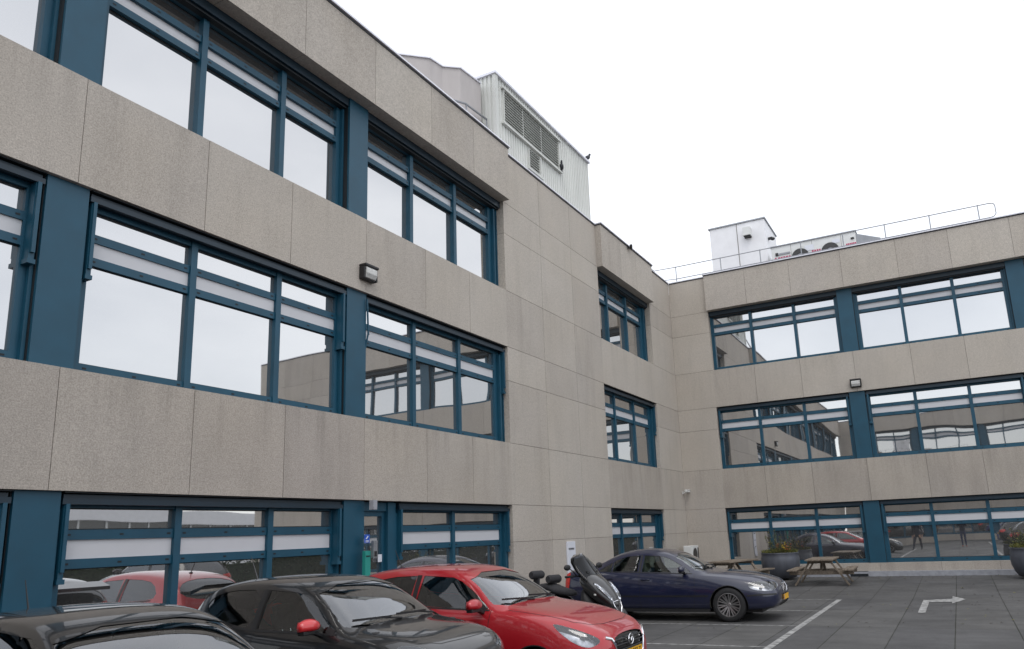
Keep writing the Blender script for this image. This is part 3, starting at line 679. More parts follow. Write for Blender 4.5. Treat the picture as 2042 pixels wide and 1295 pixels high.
# air conditioning outdoor unit by the inner corner
ac = empty('air_conditioner', (-.85, -.35, .12), 0, 'cream outdoor air conditioner at the inner corner behind the navy car', 'air conditioner')
m = MB(); m.box(-.34, .34, -.15, .15, .5, 1.07); m.box(-.25, -.2, -.13, .13, .0, .5); m.box(.2, .25, -.13, .13, .0, .5); m.build('casing', 'white_metal', ac, bevel=.015)
m = MB(); rot = Matrix.Translation((-.08, -.151, .79)) @ Matrix.Rotation(math.pi/2, 4, 'X'); m.lathe([(.0, .0), (.2, 0), (.21, .012), (.19, .014), (.0, .008)], 24, 0, rot); m.box(.2, .31, -.156, -.151, .55, 1.0); m.build('fan_grille', 'darkalloy', ac, smooth=True)
# low building across the road, seen in the ground floor glass
lb = empty('far_office', (-14, -52, 0), 0, 'low white office across the road, seen only as a reflection', 'building')
m = MB(); m.box(-60, 60, -8, 0, 0, 2.6); m.box(-60, 60, -7.9, .15, 4.1, 5.2); rel_ = m.build('wall', 'pale_render', lb)
m = MB()
m.box(-60, 60, -7.8, -.1, 2.6, 4.1, 0)
for k in range(60): x = -59+k*2; m.box(x, x+.14, -.1, -.02, 2.6, 4.1, 1)
m.build('window_band', ['darkglass', 'white_metal'], lb)
# ------------------------------------------------------------------ cars
def interp(tab, s):
    if s <= tab[0][0]: return tab[0][1]
    for (a, x), (b, y) in zip(tab, tab[1:]):
        if s <= b: return x+(y-x)*(s-a)/(b-a)
    return tab[-1][1]
def chaikin(p, n=2, closed=True):
    for _ in range(n):
        q = []
        for i in range(len(p)):
            a = p[i]; b = p[(i+1) % len(p)]
            q.append((a[0]*.75+b[0]*.25, a[1]*.75+b[1]*.25)); q.append((a[0]*.25+b[0]*.75, a[1]*.25+b[1]*.75))
        p = q
    return p
def inpoly(x, y, p):
    c = False; j = len(p)-1
    for i in range(len(p)):
        if (p[i][1] > y) != (p[j][1] > y) and x < (p[j][0]-p[i][0])*(y-p[i][1])/(p[j][1]-p[i][1])+p[i][0]: c = not c
        j = i
    return c
class Shell:
    """a car skin: lofted from section curves, subdivided, then cut along outlines into panels, glass and lamps"""
    def __init__(s, T, L, stations, levels=2):
        s.L = L; bm = bmesh.new(); rings = []
        for st in stations:
            zb, wl, wm, wb, zbelt, we, ze, zt = [interp(T[k], st) for k in ('zb', 'wl', 'wm', 'wb', 'zbelt', 'we', 'ze', 'zt')]
            h = zbelt-zb; x = L/2-st
            half = [(wl*.8, zb), (wl, zb+.05), (wm, zb+.30*h), (wm, zb+.66*h), (wb+(wm-wb)*.45, zbelt-.07*h), (wb, zbelt),
                    (wb+(we-wb)*.5+.012, zbelt+(ze-zbelt)*.5), (we, ze), (we*.86, ze+.62*(zt-ze)), (we*.45, ze+.95*(zt-ze))]
            ring = [(0, zb)]+half+[(0, zt)]+[(-a, b) for a, b in half[::-1]]
            rings.append([bm.verts.new((x, a, b)) for a, b in ring])
        n = len(rings[0])
        for i in range(len(rings)-1):
            for k in range(n): bm.faces.new([rings[i][k], rings[i][(k+1) % n], rings[i+1][(k+1) % n], rings[i+1][k]])
        bm.faces.new(rings[0][::-1]); bm.faces.new(rings[-1])
        bmesh.ops.recalc_face_normals(bm, faces=bm.faces)
        cl = bm.edges.layers.float.get('crease_edge') or bm.edges.layers.float.new('crease_edge')
        for i in range(len(rings)-1):
            for k, c in ((6, .7), (8, .5), (2, .6)):
                for kk in (k, n-k):
                    e = bm.edges.get((rings[i][kk], rings[i+1][kk]))
                    if e: e[cl] = c
        me = bpy.data.meshes.new('cage'); bm.to_mesh(me); bm.free()
        o = bpy.data.objects.new('cage', me); COL.objects.link(o)
        sm = o.modifiers.new('s', 'SUBSURF'); sm.levels = levels; sm.render_levels = levels
        dg = bpy.context.evaluated_depsgraph_get(); m2 = bpy.data.meshes.new_from_object(o.evaluated_get(dg)); bpy.data.objects.remove(o)
        s.bm = bmesh.new(); s.bm.from_mesh(m2); bpy.data.meshes.remove(m2)
        bmesh.ops.recalc_face_normals(s.bm, faces=s.bm.faces)
        s.bm.normal_update(); s.lay = s.bm.faces.layers.int.new('reg')
        s.bvh = BVHTree.FromBMesh(s.bm)
        s.ref = s.bm.copy(); s.ref.faces.ensure_lookup_table(); s.n = 1; s.regs = {}
    def sx(s, st): return s.L/2-st
    def normal(s, p):
        loc_, nor, idx, d = s.bvh.find_nearest(p)
        f = s.ref.faces[idx]; a = Vector((0, 0, 0)); tw = 0
        for v in f.verts:
            w_ = 1/((v.co-p).length+1e-4); a += v.normal*w_; tw += w_
        return (a/tw).normalized()
    def hit(s, o, d):
        return s.bvh.ray_cast(Vector(o), Vector(d))[0]
    def cut(s, name, poly, view, cond=None, ndot=.12):
        """view: 'L','R' (x,z seen from +y/-y; x given as distance from the nose), 'F','B' (y,z), 'T' (station,y)"""
        if view in 'LR':
            d = Vector((0, 1 if view == 'L' else -1, 0)); f2 = lambda c: (s.L/2-c.x, c.z); pt = lambda u, v: Vector((s.L/2-u, 0, v)); nrm = lambda du, dv: Vector((dv, 0, du))
        elif view in 'FB':
            d = Vector((1 if view == 'F' else -1, 0, .0)); f2 = lambda c: (c.y, c.z); pt = lambda u, v: Vector((0, u, v)); nrm = lambda du, dv: Vector((0, -dv, du))
        else:
            d = Vector((0, 0, 1)); f2 = lambda c: (s.L/2-c.x, c.y); pt = lambda u, v: Vector((s.L/2-u, v, 0)); nrm = lambda du, dv: Vector((dv, du, 0))
        us = [p[0] for p in poly]; vs = [p[1] for p in poly]; mg = .12
        cand = []
        for f in s.bm.faces:
            c = f.calc_center_median()
            if f[s.lay] == 0 and f.normal.dot(d) > ndot-.1 and (cond is None or cond(c)):
                u, v = f2(c)
                if min(us)-mg < u < max(us)+mg and min(vs)-mg < v < max(vs)+mg: cand.append(f)
        for i in range(len(poly)):
            a = poly[i]; b = poly[(i+1) % len(poly)]
            du, dv = b[0]-a[0], b[1]-a[1]
            if abs(du)+abs(dv) < 1e-6: continue
            ed = set(); vv = set()
            # only faces near this edge
            lo = (min(a[0], b[0])-.06, min(a[1], b[1])-.06); hi = (max(a[0], b[0])+.06, max(a[1], b[1])+.06)
            near = []; far = []
            for f in cand:
                ps = [f2(v.co) for v in f.verts]
                if max(p[0] for p in ps) < lo[0] or min(p[0] for p in ps) > hi[0] or max(p[1] for p in ps) < lo[1] or min(p[1] for p in ps) > hi[1]: far.append(f)
                else: near.append(f)
            for f in near: ed.update(f.edges); vv.update(f.verts)
            r = bmesh.ops.bisect_plane(s.bm, geom=near+list(ed)+list(vv), dist=1e-5, plane_co=pt(*a), plane_no=nrm(du, dv).normalized())
            cand = far+[g for g in r['geom'] if isinstance(g, bmesh.types.BMFace)]
        rid = s.n; s.n += 1; s.regs[name] = rid; k = 0
        for f in cand:
            if f.is_valid and f[s.lay] == 0:
                c = f.calc_center_median()
                if inpoly(*f2(c), poly): f[s.lay] = rid; k += 1
        return rid
    def extract(s, rids, name, material, parent, off=0.0, thick=0.0, extra=None):
        if isinstance(rids, str): rids = [rids]
        ids = [s.regs[r] if isinstance(r, str) else r for r in rids]
        s.bm.verts.ensure_lookup_table()
        vm = {}; vs = []; ns = []; fs = []
        for f in s.bm.faces:
            if f[s.lay] in ids:
                q = []
                for v in f.verts:
                    if v.index not in vm:
                        n_ = s.normal(v.co); vm[v.index] = len(vs); vs.append(v.co+n_*off); ns.append(n_)
                    q.append(vm[v.index])
                fs.append(q)
        if not fs: print('EMPTY REGION', name, rids); return None
        nf = len(fs); mats_ = [0]*nf
        me = bpy.data.meshes.new(name); me.from_pydata(vs, [], fs)
        for m in (material if isinstance(material, (list, tuple)) else [material]): me.materials.append(M[m])
        me.polygons.foreach_set('use_smooth', [True]*nf)
        me.validate()
        try: me.normals_split_custom_set_from_vertices([tuple(n_) for n_ in ns])
        except Exception as ex: print('normals', ex)
        o = bpy.data.objects.new(name, me); COL.objects.link(o); o.parent = parent
        return o
    def index(s): s.bm.verts.index_update()
    def ribbon(s, mb, pts, view, hw=.0035, off=.0015, mi=0, step=.03):
        P_ = []
        for (a, b) in zip(pts, pts[1:]):
            n = max(1, int(math.hypot(b[0]-a[0], b[1]-a[1])/step))
            P_ += [(a[0]+(b[0]-a[0])*k/n, a[1]+(b[1]-a[1])*k/n) for k in range(n)]
        P_.append(pts[-1]); L_ = []
        for u, v in P_:
            if view in 'LR': sg_ = 1 if view == 'L' else -1; h = s.hit((s.L/2-u, 3*sg_, v), (0, -sg_, 0))
            elif view == 'F': h = s.hit((5, u, v), (-1, 0, 0))
            elif view == 'B': h = s.hit((-5, u, v), (1, 0, 0))
            else: h = s.hit((s.L/2-u, v, 3), (0, 0, -1))
            if h is not None: L_.append(h)
        prev = None
        for i, p in enumerate(L_):
            n_ = s.normal(p); t_ = (L_[min(i+1, len(L_)-1)]-L_[max(i-1, 0)])
            if t_.length < 1e-6: continue
            t_.normalize(); sd_ = t_.cross(n_).normalized()*hw
            a = mb.bm.verts.new(p+n_*off+sd_); b = mb.bm.verts.new(p+n_*off-sd_)
            if prev: mb.face([prev[0], prev[1], b, a], mi)
            prev = (a, b)

def wheel(parent, x, y, r, w_, spokes, side, seed=0, style='twin'):
    rt = bpy.data.objects.new('wheel', None)
    m = MB(); sg_ = side
    T_ = Matrix.Translation((x, y, r)) @ Matrix.Rotation(-math.pi/2*sg_, 4, 'X')      # local z -> outward
    rr = r*.70; h = w_/2
    m.lathe([(rr, -h), (rr+.02, -h-.004), (r-.03, -h), (r-.006, -h+.022), (r, -h+.05), (r, h-.05), (r-.006, h-.022), (r-.03, h), (rr+.02, h+.004), (rr, h), (rr-.01, 0)], 40, 0, T_, True)
    o = m.build('wheel', 'rubber', parent, smooth=True)
    m = MB(); m.lathe([(rr, -h+.01), (rr, h-.004), (rr-.012, h-.002), (rr-.022, h-.02), (rr-.03, -h+.02)], 40, 0, T_, True)
    m.lathe([(0, h-.03), (.035, h-.03), (.05, h-.045), (.06, h-.07), (0, h-.075)], 20, 0, T_)
    for k in range(spokes):
        a = 2*math.pi*(k+.25)/spokes
        if style == 'twin':
            for da in (-.13, .13):
                a0, a1 = a+da*.35, a+da*1.0
                m.bar(T_ @ Vector((.045*math.cos(a0), .045*math.sin(a0), h-.05)), T_ @ Vector(((rr-.018)*math.cos(a1), (rr-.018)*math.sin(a1), h-.022)), .021, .026, up=(0, 1, 0))
        else:
            m.bar(T_ @ Vector((.04*math.cos(a), .04*math.sin(a), h-.05)), T_ @ Vector(((rr-.018)*math.cos(a), (rr-.018)*math.sin(a), h-.022)), .045, .03, up=(0, 1, 0))
    m.build('rim', 'alloy', o, smooth=True)
    m = MB(); m.lathe([(0, -.03), (rr*.78, -.03), (rr*.78, -.01), (0, -.01)], 28, 0, T_); m.lathe([(0, -h+.01), (rr-.03, -h+.01), (rr-.03, -h+.02), (0, -h+.02)], 28, 1, T_)
    m.build('brake_disc', ['darkalloy', 'black'], o)
    return o

def mirror_(parent, p, side, capmat, k=1.0):
    m = MB(); x, y, z = p
    def ell_part(mat_, zlo, zhi, nm):
        mm = MB(); n = 14
        rings = []
        for i in range(9):
            t = i/8; yy = y+side*(t*.235*k); pr_ = math.sin(math.pi*(.12+.76*t))**.55
            ring = []
            for q in range(n):
                a = 2*math.pi*q/n; cx, cz = math.cos(a), math.sin(a)
                px = x+(.075*k*pr_*cx if cx > 0 else .035*k*pr_*cx); pz = z+.075*k*pr_*cz*(1.0 if cz > 0 else .85)
                pz = max(min(pz, z+zhi), z+zlo); ring.append(mm.bm.verts.new((px, yy, pz)))
            rings.append(ring)
        for i in range(8):
            for q in range(n): mm.face([rings[i][q], rings[i][(q+1) % n], rings[i+1][(q+1) % n], rings[i+1][q]])
        mm.face(rings[0][::-1]); mm.face(rings[-1])
        return mm.build(nm, mat_, parent, smooth='all')
    o = ell_part(capmat, -.03*k, 1, 'wing_mirror')
    mm = MB(); mm.box(x-.03, x+.05, y+side*.02, y+side*.215*k, z-.065*k, z-.028*k); mm.bar((x+.02, y-side*.07, z-.10), (x+.02, y+side*.08, z-.045), .06, .035, (0, 0, 1))
    mm.build('mirror_base', 'black', o, bevel=.008)
    mm = MB(); mm.box(x-.042, x-.034, y+side*.03, y+side*.21*k, z-.045, z+.05*k); mm.build('mirror_glass', 'chrome', o)
    return o

def seats(parent, L, s_front, s_rear, w_, zf, matn, htop):
    for nm, st, ys in (('front_seat', s_front, (-w_, w_)), ('rear_seat', s_rear, (-w_, w_))):
        for y in ys:
            m = MB(); x = L/2-st; B = Matrix.Translation((x, y, zf)) 
            m.box(-.25, .25, -.24, .24, 0, .16, 0, B)
            Bk = B @ Matrix.Translation((-.24, 0, .10)) @ Matrix.Rotation(R(-17), 4, 'Y')
            m.box(-.06, .08, -.23, .23, 0, .52, 0, Bk); m.box(-.035, .055, -.13, .13, .56, .56+htop, 0, Bk); m.box(-.0, .02, -.06, -.045, .5, .6, 1, Bk); m.box(-.0, .02, .045, .06, .5, .6, 1, Bk)
            m.build(nm, [matn, 'chrome'], parent, bevel=.035)

def wiper(sh, parent, pts, view='F'):
    P_ = [sh.hit((5, u, v), (-1, 0, 0)) for u, v in pts]
    P_ = [p+sh.normal(p)*o_ for p, o_ in zip(P_, (.01, .035, .03)) if p is not None]
    m = MB(); m.tube(P_, [.012, .009, .006][:len(P_)], 6)
    a, b = P_[1], P_[2]; d_ = (b-a); m.bar(a-d_*.45, b+d_*.08, .014, .02)
    m.build('wiper', 'black', parent)

def make_car(name, label, group, spec, colors, detail=True):
    """spec: dictionary of section curves and outlines in metres from the nose"""
    root = empty(name, (0, 0, 0), 0, label, 'car', group)
    L = spec['L']; sh = Shell(spec['T'], L, spec['st'], 2)
    wr = spec['wr']; wx = spec['wheels']; W = spec['W']
    # wheel openings
    for st in wx:
        circ = [(st+(wr+.045)*math.cos(2*math.pi*k/28), wr*.98+(wr+.045)*math.sin(2*math.pi*k/28)) for k in range(28)]
        for v in 'LR': sh.cut('arch%s%.1f' % (v, st), circ, v, lambda c: abs(c.y) > W/2-.28, ndot=-.2)
    for nm, poly in spec['side_windows'].items():
        for v in 'LR': sh.cut(nm+v, poly, v)
    for nm, poly, view, cond in spec['patches']: sh.cut(nm, poly, view, cond)
    sh.index()
    body = sh.extract(0, 'body', colors['paint'], root) if False else sh.extract([0], 'body', colors['paint'], root)
    # inner lining so the roof and pillars are not paint-coloured from inside
    lin_ = sh.extract([0], 'lining', colors.get('lining', 'seat_dark'), root, off=-.022)
    for nm in spec['side_windows']:
        for v in 'LR': sh.extract(nm+v, 'side_window', colors['side_glass'] if not nm.startswith('rear') else colors.get('rear_glass', colors['side_glass']), root, off=-.006)
    for nm, matn, part, off in spec['patch_parts']:
        o = sh.extract(nm, part, matn, root, off=off)
    for nm in spec.get('lamps', []):
        base = sh.extract(nm, 'headlight', 'lens', root, off=.002)
        hs = sh.extract(nm, 'lamp_housing', 'lampsilver', base, off=-.10)
    for st, z, y, r in spec.get('bowls', []):
        for sd_ in (1, -1):
            hp = sh.hit((5, y*sd_, z), (-1, 0, 0)); m = MB(); T_ = Matrix.Translation(hp+Vector((-.075, -.01*sd_, 0))) @ Matrix.Rotation(R(-16*sd_), 4, 'Z') @ Matrix.Rotation(math.pi/2, 4, 'Y')
            m.lathe([(r, 0), (r*.97, .004), (r*.8, -.03), (r*.4, -.055), (0, -.06)], 24, 0, T_); m.ell(T_ @ Vector((0, 0, -.02)), .02, .02, .02)
            m.build('headlamp_reflector', 'chrome', root, smooth=True)
    # seams
    sm = MB()
    for pts, view in spec['seams']: sh.ribbon(sm, pts, view)
    for st in wx:
        for v in 'LR': sh.ribbon(sm, [(st+(wr+.047)*math.cos(a*math.pi/24), wr*.98+(wr+.047)*math.sin(a*math.pi/24)) for a in range(-2, 27)], v, hw=.006, off=.002)
    for pts, view, hw in spec.get('trims', []): sh.ribbon(sm, pts, view, hw=hw, off=.004)
    sm.build('panel_gap', 'black', root, recalc=False)
    if spec.get('chrome_trims'):
        sm = MB()
        for pts, view, hw in spec['chrome_trims']: sh.ribbon(sm, pts, view, hw=hw, off=.006)
        sm.build('trim', 'chrome', root, recalc=False)
    # underbody, arches, floor
    m = MB(); a, b = L/2-.35, -L/2+.35
    m.box(b, a, -W/2+.24, W/2-.24, .17, .34)
    xs_ = sorted([L/2-s_ for s_ in wx]); m.box(xs_[0]+wr+.06, xs_[1]-wr-.06, -W/2+.07, W/2-.07, .19, .34)
    m.build('underbody', 'black', root)
    for st in wx:
        for sd_ in (1, -1):
            m = MB(); n = 20; r_ = wr+.05; cx = L/2-st; cz = wr*.98
            for k in range(n+1):
                a = -.15+(math.pi+.3)*k/n
                m.bm.verts.new((cx+r_*math.cos(a), sd_*(W/2-.045), cz+r_*math.sin(a))); m.bm.verts.new((cx+r_*math.cos(a), sd_*(W/2-.30), cz+r_*math.sin(a)))
            m.bm.verts.ensure_lookup_table()
            for k in range(n): m.face([m.bm.verts[2*k], m.bm.verts[2*k+1], m.bm.verts[2*k+3], m.bm.verts[2*k+2]])
            m.face([m.bm.verts[2*k+1] for k in range(n+1)])
            m.build('wheel_arch', 'black', root, recalc=False)
            wheel(root, cx, sd_*(W/2-.115), wr, .205, spec['spokes'], sd_, style=spec.get('wstyle', 'twin'))
    # cabin
    seats(root, L, spec['seat'][0], spec['seat'][1], W*.215, .33, colors['seat'], .17)
    m = MB(); xd = L/2-spec['dash']; zc = spec['dashz']
    m.hexa([Vector(p) for p in ((xd-.28, -W/2+.15, zc-.3), (xd+.28, -W/2+.15, zc-.3), (xd+.28, W/2-.15, zc-.3), (xd-.28, W/2-.15, zc-.3), (xd-.22, -W/2+.16, zc-.03), (xd+.30, -W/2+.16, zc), (xd+.30, W/2-.16, zc), (xd-.22, W/2-.16, zc-.03))])
    m.build('dashboard', 'black', root, bevel=.03)
    m = MB(); T_ = Matrix.Translation((xd-.42, W*.215, zc-.02)) @ Matrix.Rotation(R(-65), 4, 'Y')
    m.lathe([(.17+.014*math.cos(a), .014*math.sin(a)) for a in [k*math.pi/3 for k in range(6)]], 24, 0, T_, True); m.box(-.17, .17, -.02, .02, -.01, .01, 0, T_); m.lathe([(0, -.02), (.055, -.015), (.055, .01), (0, .02)], 14, 0, T_)
    m.build('steering_wheel', 'black', root, smooth=True)
    for sd_ in spec.get('mirrors', (1, -1)): mirror_(root, (L/2-spec['mir'][0], sd_*spec['mir'][1], spec['mir'][2]), sd_, colors['mirror'], spec.get('mirk', 1))
    return root, sh

def plate(root, L, st, z, y0, txt, rear=False, tilt=0):
    T_ = Matrix.Translation((L/2-st, y0, z)) @ Matrix.Rotation(R(90), 4, 'Z') @ Matrix.Rotation(R(90), 4, 'X')
    if rear: T_ = Matrix.Translation((L/2-st, y0, z)) @ Matrix.Rotation(R(-90), 4, 'Z') @ Matrix.Rotation(R(90), 4, 'X')
    m = MB(); m.box(-.26, .26, -.055, .055, -.006, .004, 0, T_); m.box(-.255, -.215, -.05, .05, .0041, .0048, 1, T_)
    for q in ((-.262, .262, .053, .058), (-.262, .262, -.058, -.053)): m.box(q[0], q[1], q[2], q[3], -.006, .0052, 2, T_)
    o = m.build('number_plate', ['plate', 'plateblue', 'ink'], root)
    if txt: text_mesh(txt, .098, 'lettering', 'ink', o, T_ @ Matrix.Translation((.022, 0, .006)), .0008)
    return o

def sc(d, k): return d
# --- small hatchback (red)
L1c = 4.06
specA = dict(mirrors=(-1,), L=L1c, W=1.69, wr=.295, wheels=(.80, 3.37), spokes=5, wstyle='twin', mir=(1.53, .80, 1.05), seat=(2.05, 2.85), dash=1.33, dashz=.98, mirk=1.05,
  st=[0, .06, .18, .36, .6, .85, 1.1, 1.26, 1.45, 1.65, 1.86, 2.08, 2.3, 2.7, 3.1, 3.45, 3.68, 3.85, 3.97, 4.04, 4.06],
  T=dict(
    zb=[(0, .34), (.06, .24), (.18, .19), (.6, .18), (3.4, .19), (3.85, .24), (4.0, .32), (4.06, .42)],
    wl=[(0, .46), (.06, .60), (.18, .70), (.36, .77), (.6, .79), (3.4, .79), (3.8, .74), (4.0, .66), (4.06, .5)],
    wm=[(0, .52), (.06, .64), (.18, .75), (.36, .815), (.6, .84), (.85, .85), (1.2, .845), (2.5, .845), (3.3, .85), (3.6, .835), (3.85, .77), (4.0, .68), (4.06, .52)],
    wb=[(0, .42), (.06, .56), (.18, .66), (.36, .73), (.6, .765), (1.1, .775), (1.6, .765), (2.5, .76), (3.3, .735), (3.68, .68), (3.97, .60), (4.06, .46)],
    zbelt=[(0, .58), (.06, .67), (.18, .735), (.36, .79), (.6, .855), (.85, .905), (1.1, .94), (1.45, .955), (2.0, .965), (2.7, 1.0), (3.3, 1.05), (3.68, 1.06), (3.97, .96), (4.04, .86), (4.06, .72)],
    we=[(0, .34), (.06, .47), (.18, .57), (.36, .62), (.6, .645), (1.1, .66), (1.26, .67), (1.45, .655), (1.65, .62), (1.86, .59), (2.08, .572), (2.3, .565), (2.7, .56), (3.1, .55), (3.45, .54), (3.68, .53), (3.85, .54), (3.97, .52), (4.06, .38)],
    ze=[(0, .61), (.06, .71), (.18, .785), (.36, .85), (.6, .915), (.85, .955), (1.1, .985), (1.26, 1.0), (1.45, 1.125), (1.65, 1.25), (1.86, 1.36), (2.08, 1.41), (2.3, 1.425), (2.7, 1.43), (3.1, 1.41), (3.45, 1.37), (3.68, 1.29), (3.85, 1.12), (3.97, .99), (4.04, .88), (4.06, .74)],
    zt=[(0, .62), (.06, .725), (.18, .80), (.36, .875), (.6, .945), (.85, .99), (1.1, 1.02), (1.26, 1.045), (1.45, 1.185), (1.65, 1.315), (1.86, 1.425), (2.08, 1.47), (2.3, 1.488), (2.7, 1.495), (3.1, 1.475), (3.45, 1.425), (3.68, 1.33), (3.85, 1.15), (3.97, 1.01), (4.04, .89), (4.06, .75)]),
  side_windows=dict(
    front=[(1.44, 1.005), (1.52, 1.07), (1.70, 1.195), (1.88, 1.30), (2.02, 1.35), (2.46, 1.375), (2.50, 1.03), (1.50, .99)],
    rear=[(2.60, 1.035), (2.57, 1.375), (2.90, 1.365), (3.12, 1.335), (3.26, 1.27), (3.36, 1.17), (3.34, 1.10), (3.2, 1.075)]),
  patches=[
    ('ws', chaikin([(-.71, 1.02), (-.672, 1.12), (-.555, 1.395), (.555, 1.395), (.672, 1.12), (.71, 1.02), (.3, 1.05), (-.3, 1.05)], 1), 'F', lambda c: 2.03-2.05 < c.x < 2.03-1.12),
    ('rw', chaikin([(-.60, 1.06), (-.47, 1.36), (.47, 1.36), (.60, 1.06)], 2), 'B', lambda c: c.x < -1.3),
    ('hlL', chaikin([(.10, .64), (.12, .70), (.30, .78), (.62, .865), (.56, .80), (.36, .66), (.2, .60)], 2), 'L', lambda c: c.y > .515 and c.x > 1.0),
    ('hlR', chaikin([(.10, .64), (.12, .70), (.30, .78), (.62, .865), (.56, .80), (.36, .66), (.2, .60)], 2), 'R', lambda c: c.y < -.515 and c.x > 1.0),
    ('grille', chaikin([(-.44, .66), (-.20, .70), (.20, .70), (.44, .66), (.36, .42), (-.36, .42)], 1), 'F', lambda c: c.x > 1.6),
    ('lower', chaikin([(-.52, .36), (.52, .36), (.46, .27), (-.46, .27)], 1), 'F', lambda c: c.x > 1.6),
    ('tlL', chaikin([(3.64, .98), (3.74, 1.03), (4.0, .98), (4.05, .86), (3.86, .82), (3.7, .9)], 2), 'L', lambda c: c.x < -1.5),
    ('tlR', chaikin([(3.64, .98), (3.74, 1.03), (4.0, .98), (4.05, .86), (3.86, .82), (3.7, .9)], 2), 'R', lambda c: c.x < -1.5)],
  patch_parts=[('ws', 'windscreen', 'windscreen', -.005), ('rw', 'tinted', 'rear_window', -.005), ('grille', 'blackgloss', 'grille', -.02), ('lower', 'black', 'lower_intake', -.015), ('tlL', 'redlens', 'tail_light', .003), ('tlR', 'redlens', 'tail_light', .003)],
  lamps=['hlL', 'hlR'], bowls=[(.27, .70, .60, .05), (.36, .72, .67, .034)],
  seams=[([(1.40, .99), (1.42, .62), (1.44, .30), (1.52, .24)], 'R'), ([(1.40, .99), (1.42, .62), (1.44, .30), (1.52, .24)], 'L'), ([(2.56, 1.0), (2.55, .62), (2.50, .26)], 'R'), ([(2.56, 1.0), (2.55, .62), (2.50, .26)], 'L'),
         ([(3.42, 1.06), (3.38, .80), (3.12, .60), (2.98, .28)], 'R'), ([(1.52, .24), (3.0, .24)], 'R'), ([(1.52, .24), (3.0, .24)], 'L'),
         ([(.205, 0), (.21, .3), (.26, .52), (.40, .635), (.8, .68), (1.2, .70)], 'T'), ([(.205, 0), (.21, -.3), (.26, -.52), (.40, -.635), (.8, -.68), (1.2, -.70)], 'T')],
  trims=[([(1.42, .985), (2.5, 1.015), (3.3, 1.07)], 'R', .009), ([(1.42, .985), (2.5, 1.015), (3.3, 1.07)], 'L', .009), ([(2.535, 1.02), (2.53, 1.38)], 'R', .034), ([(2.535, 1.02), (2.53, 1.38)], 'L', .034),
         ([(1.47, .99), (1.54, 1.02)], 'R', .03)])
LB = 3.27
def remap(sp):
    f = lambda s_: s_*.82 if s_ < 1 else s_-.18
    sp['L'] = f(sp['L']); sp['st'] = [f(a) for a in sp['st']]; sp['T'] = {k: [(f(a), b) for a, b in v] for k, v in sp['T'].items()}
    sp['side_windows'] = {k: [(f(a), b) for a, b in v] for k, v in sp['side_windows'].items()}
    sp['patches'] = [(n, [(f(a), b) for a, b in pl_] if vw in 'LRT' else pl_, vw, c) for n, pl_, vw, c in sp['patches']]
    for k in ('seams',): sp[k] = [([(f(a), b) for a, b in pl_], vw) for pl_, vw in sp[k]]
    sp['trims'] = [([(f(a), b) for a, b in pl_], vw, h) for pl_, vw, h in sp['trims']]
    sp['wheels'] = tuple(f(a) for a in sp['wheels']); sp['mir'] = (f(sp['mir'][0]),)+sp['mir'][1:]; sp['seat'] = tuple(f(a) for a in sp['seat']); sp['dash'] = f(sp['dash'])
def finish_red(root, sh, L):
    m = MB()      # grille surround with the winged chrome bar, bars behind the emblem
    for z in (.64, .585, .53, .475):
        P_ = [sh.hit((5, y, z), (-1, 0, 0)) for y in [-.40+.05*k for k in range(17)]]
        P_ = [p+Vector((-.008, 0, 0)) for p in P_ if p is not None]
        m.tube(P_, .009, 5)
    m.build('grille_bar', 'black', root, smooth=True)
    m = MB(); pts = [(-.545, .69), (-.455, .665), (-.42, .60), (-.375, .47), (-.32, .415), (0, .405), (.32, .415), (.375, .47), (.42, .60), (.455, .665), (.545, .69)]
    for (a, b) in zip(pts, pts[1:]):
        P_ = [sh.hit((5, a[0]+(b[0]-a[0])*t, a[1]+(b[1]-a[1])*t), (-1, 0, 0)) for t in [q/8 for q in range(9)]]
        P_ = [p+sh.normal(p)*.002 for p in P_ if p is not None]
        thick = .022 if abs(a[0]+b[0])/2 > .43 else .011
        if len(P_) > 1: m.tube(P_, thick*.8, 8)
    m.build('grille_surround', 'chrome', root, smooth=True)
    h = sh.hit((5, 0, .615), (-1, 0, 0)); T_ = Matrix.Translation(h+Vector((.012, 0, 0))) @ Matrix.Rotation(math.pi/2, 4, 'Y') @ Matrix.Rotation(math.pi/2, 4, 'Z')
    m = MB(); n = 28; rg = [T_ @ Vector((.072*math.cos(2*math.pi*k/n), .057*math.sin(2*math.pi*k/n), 0)) for k in range(n)]
    m.tube(rg+[rg[0]], .0065, 6, cap=False)
    m.tube([T_ @ Vector(p) for p in ((-.064, .004, 0), (-.05, .022, 0), (-.03, .018, 0), (-.012, -.012, 0), (0, -.022, 0), (.012, -.012, 0), (.03, .018, 0), (.05, .022, 0), (.064, .004, 0))], [.004, .006, .006, .007, .008, .007, .006, .006, .004], 6)
    m.build('emblem', 'chrome', root, smooth=True)

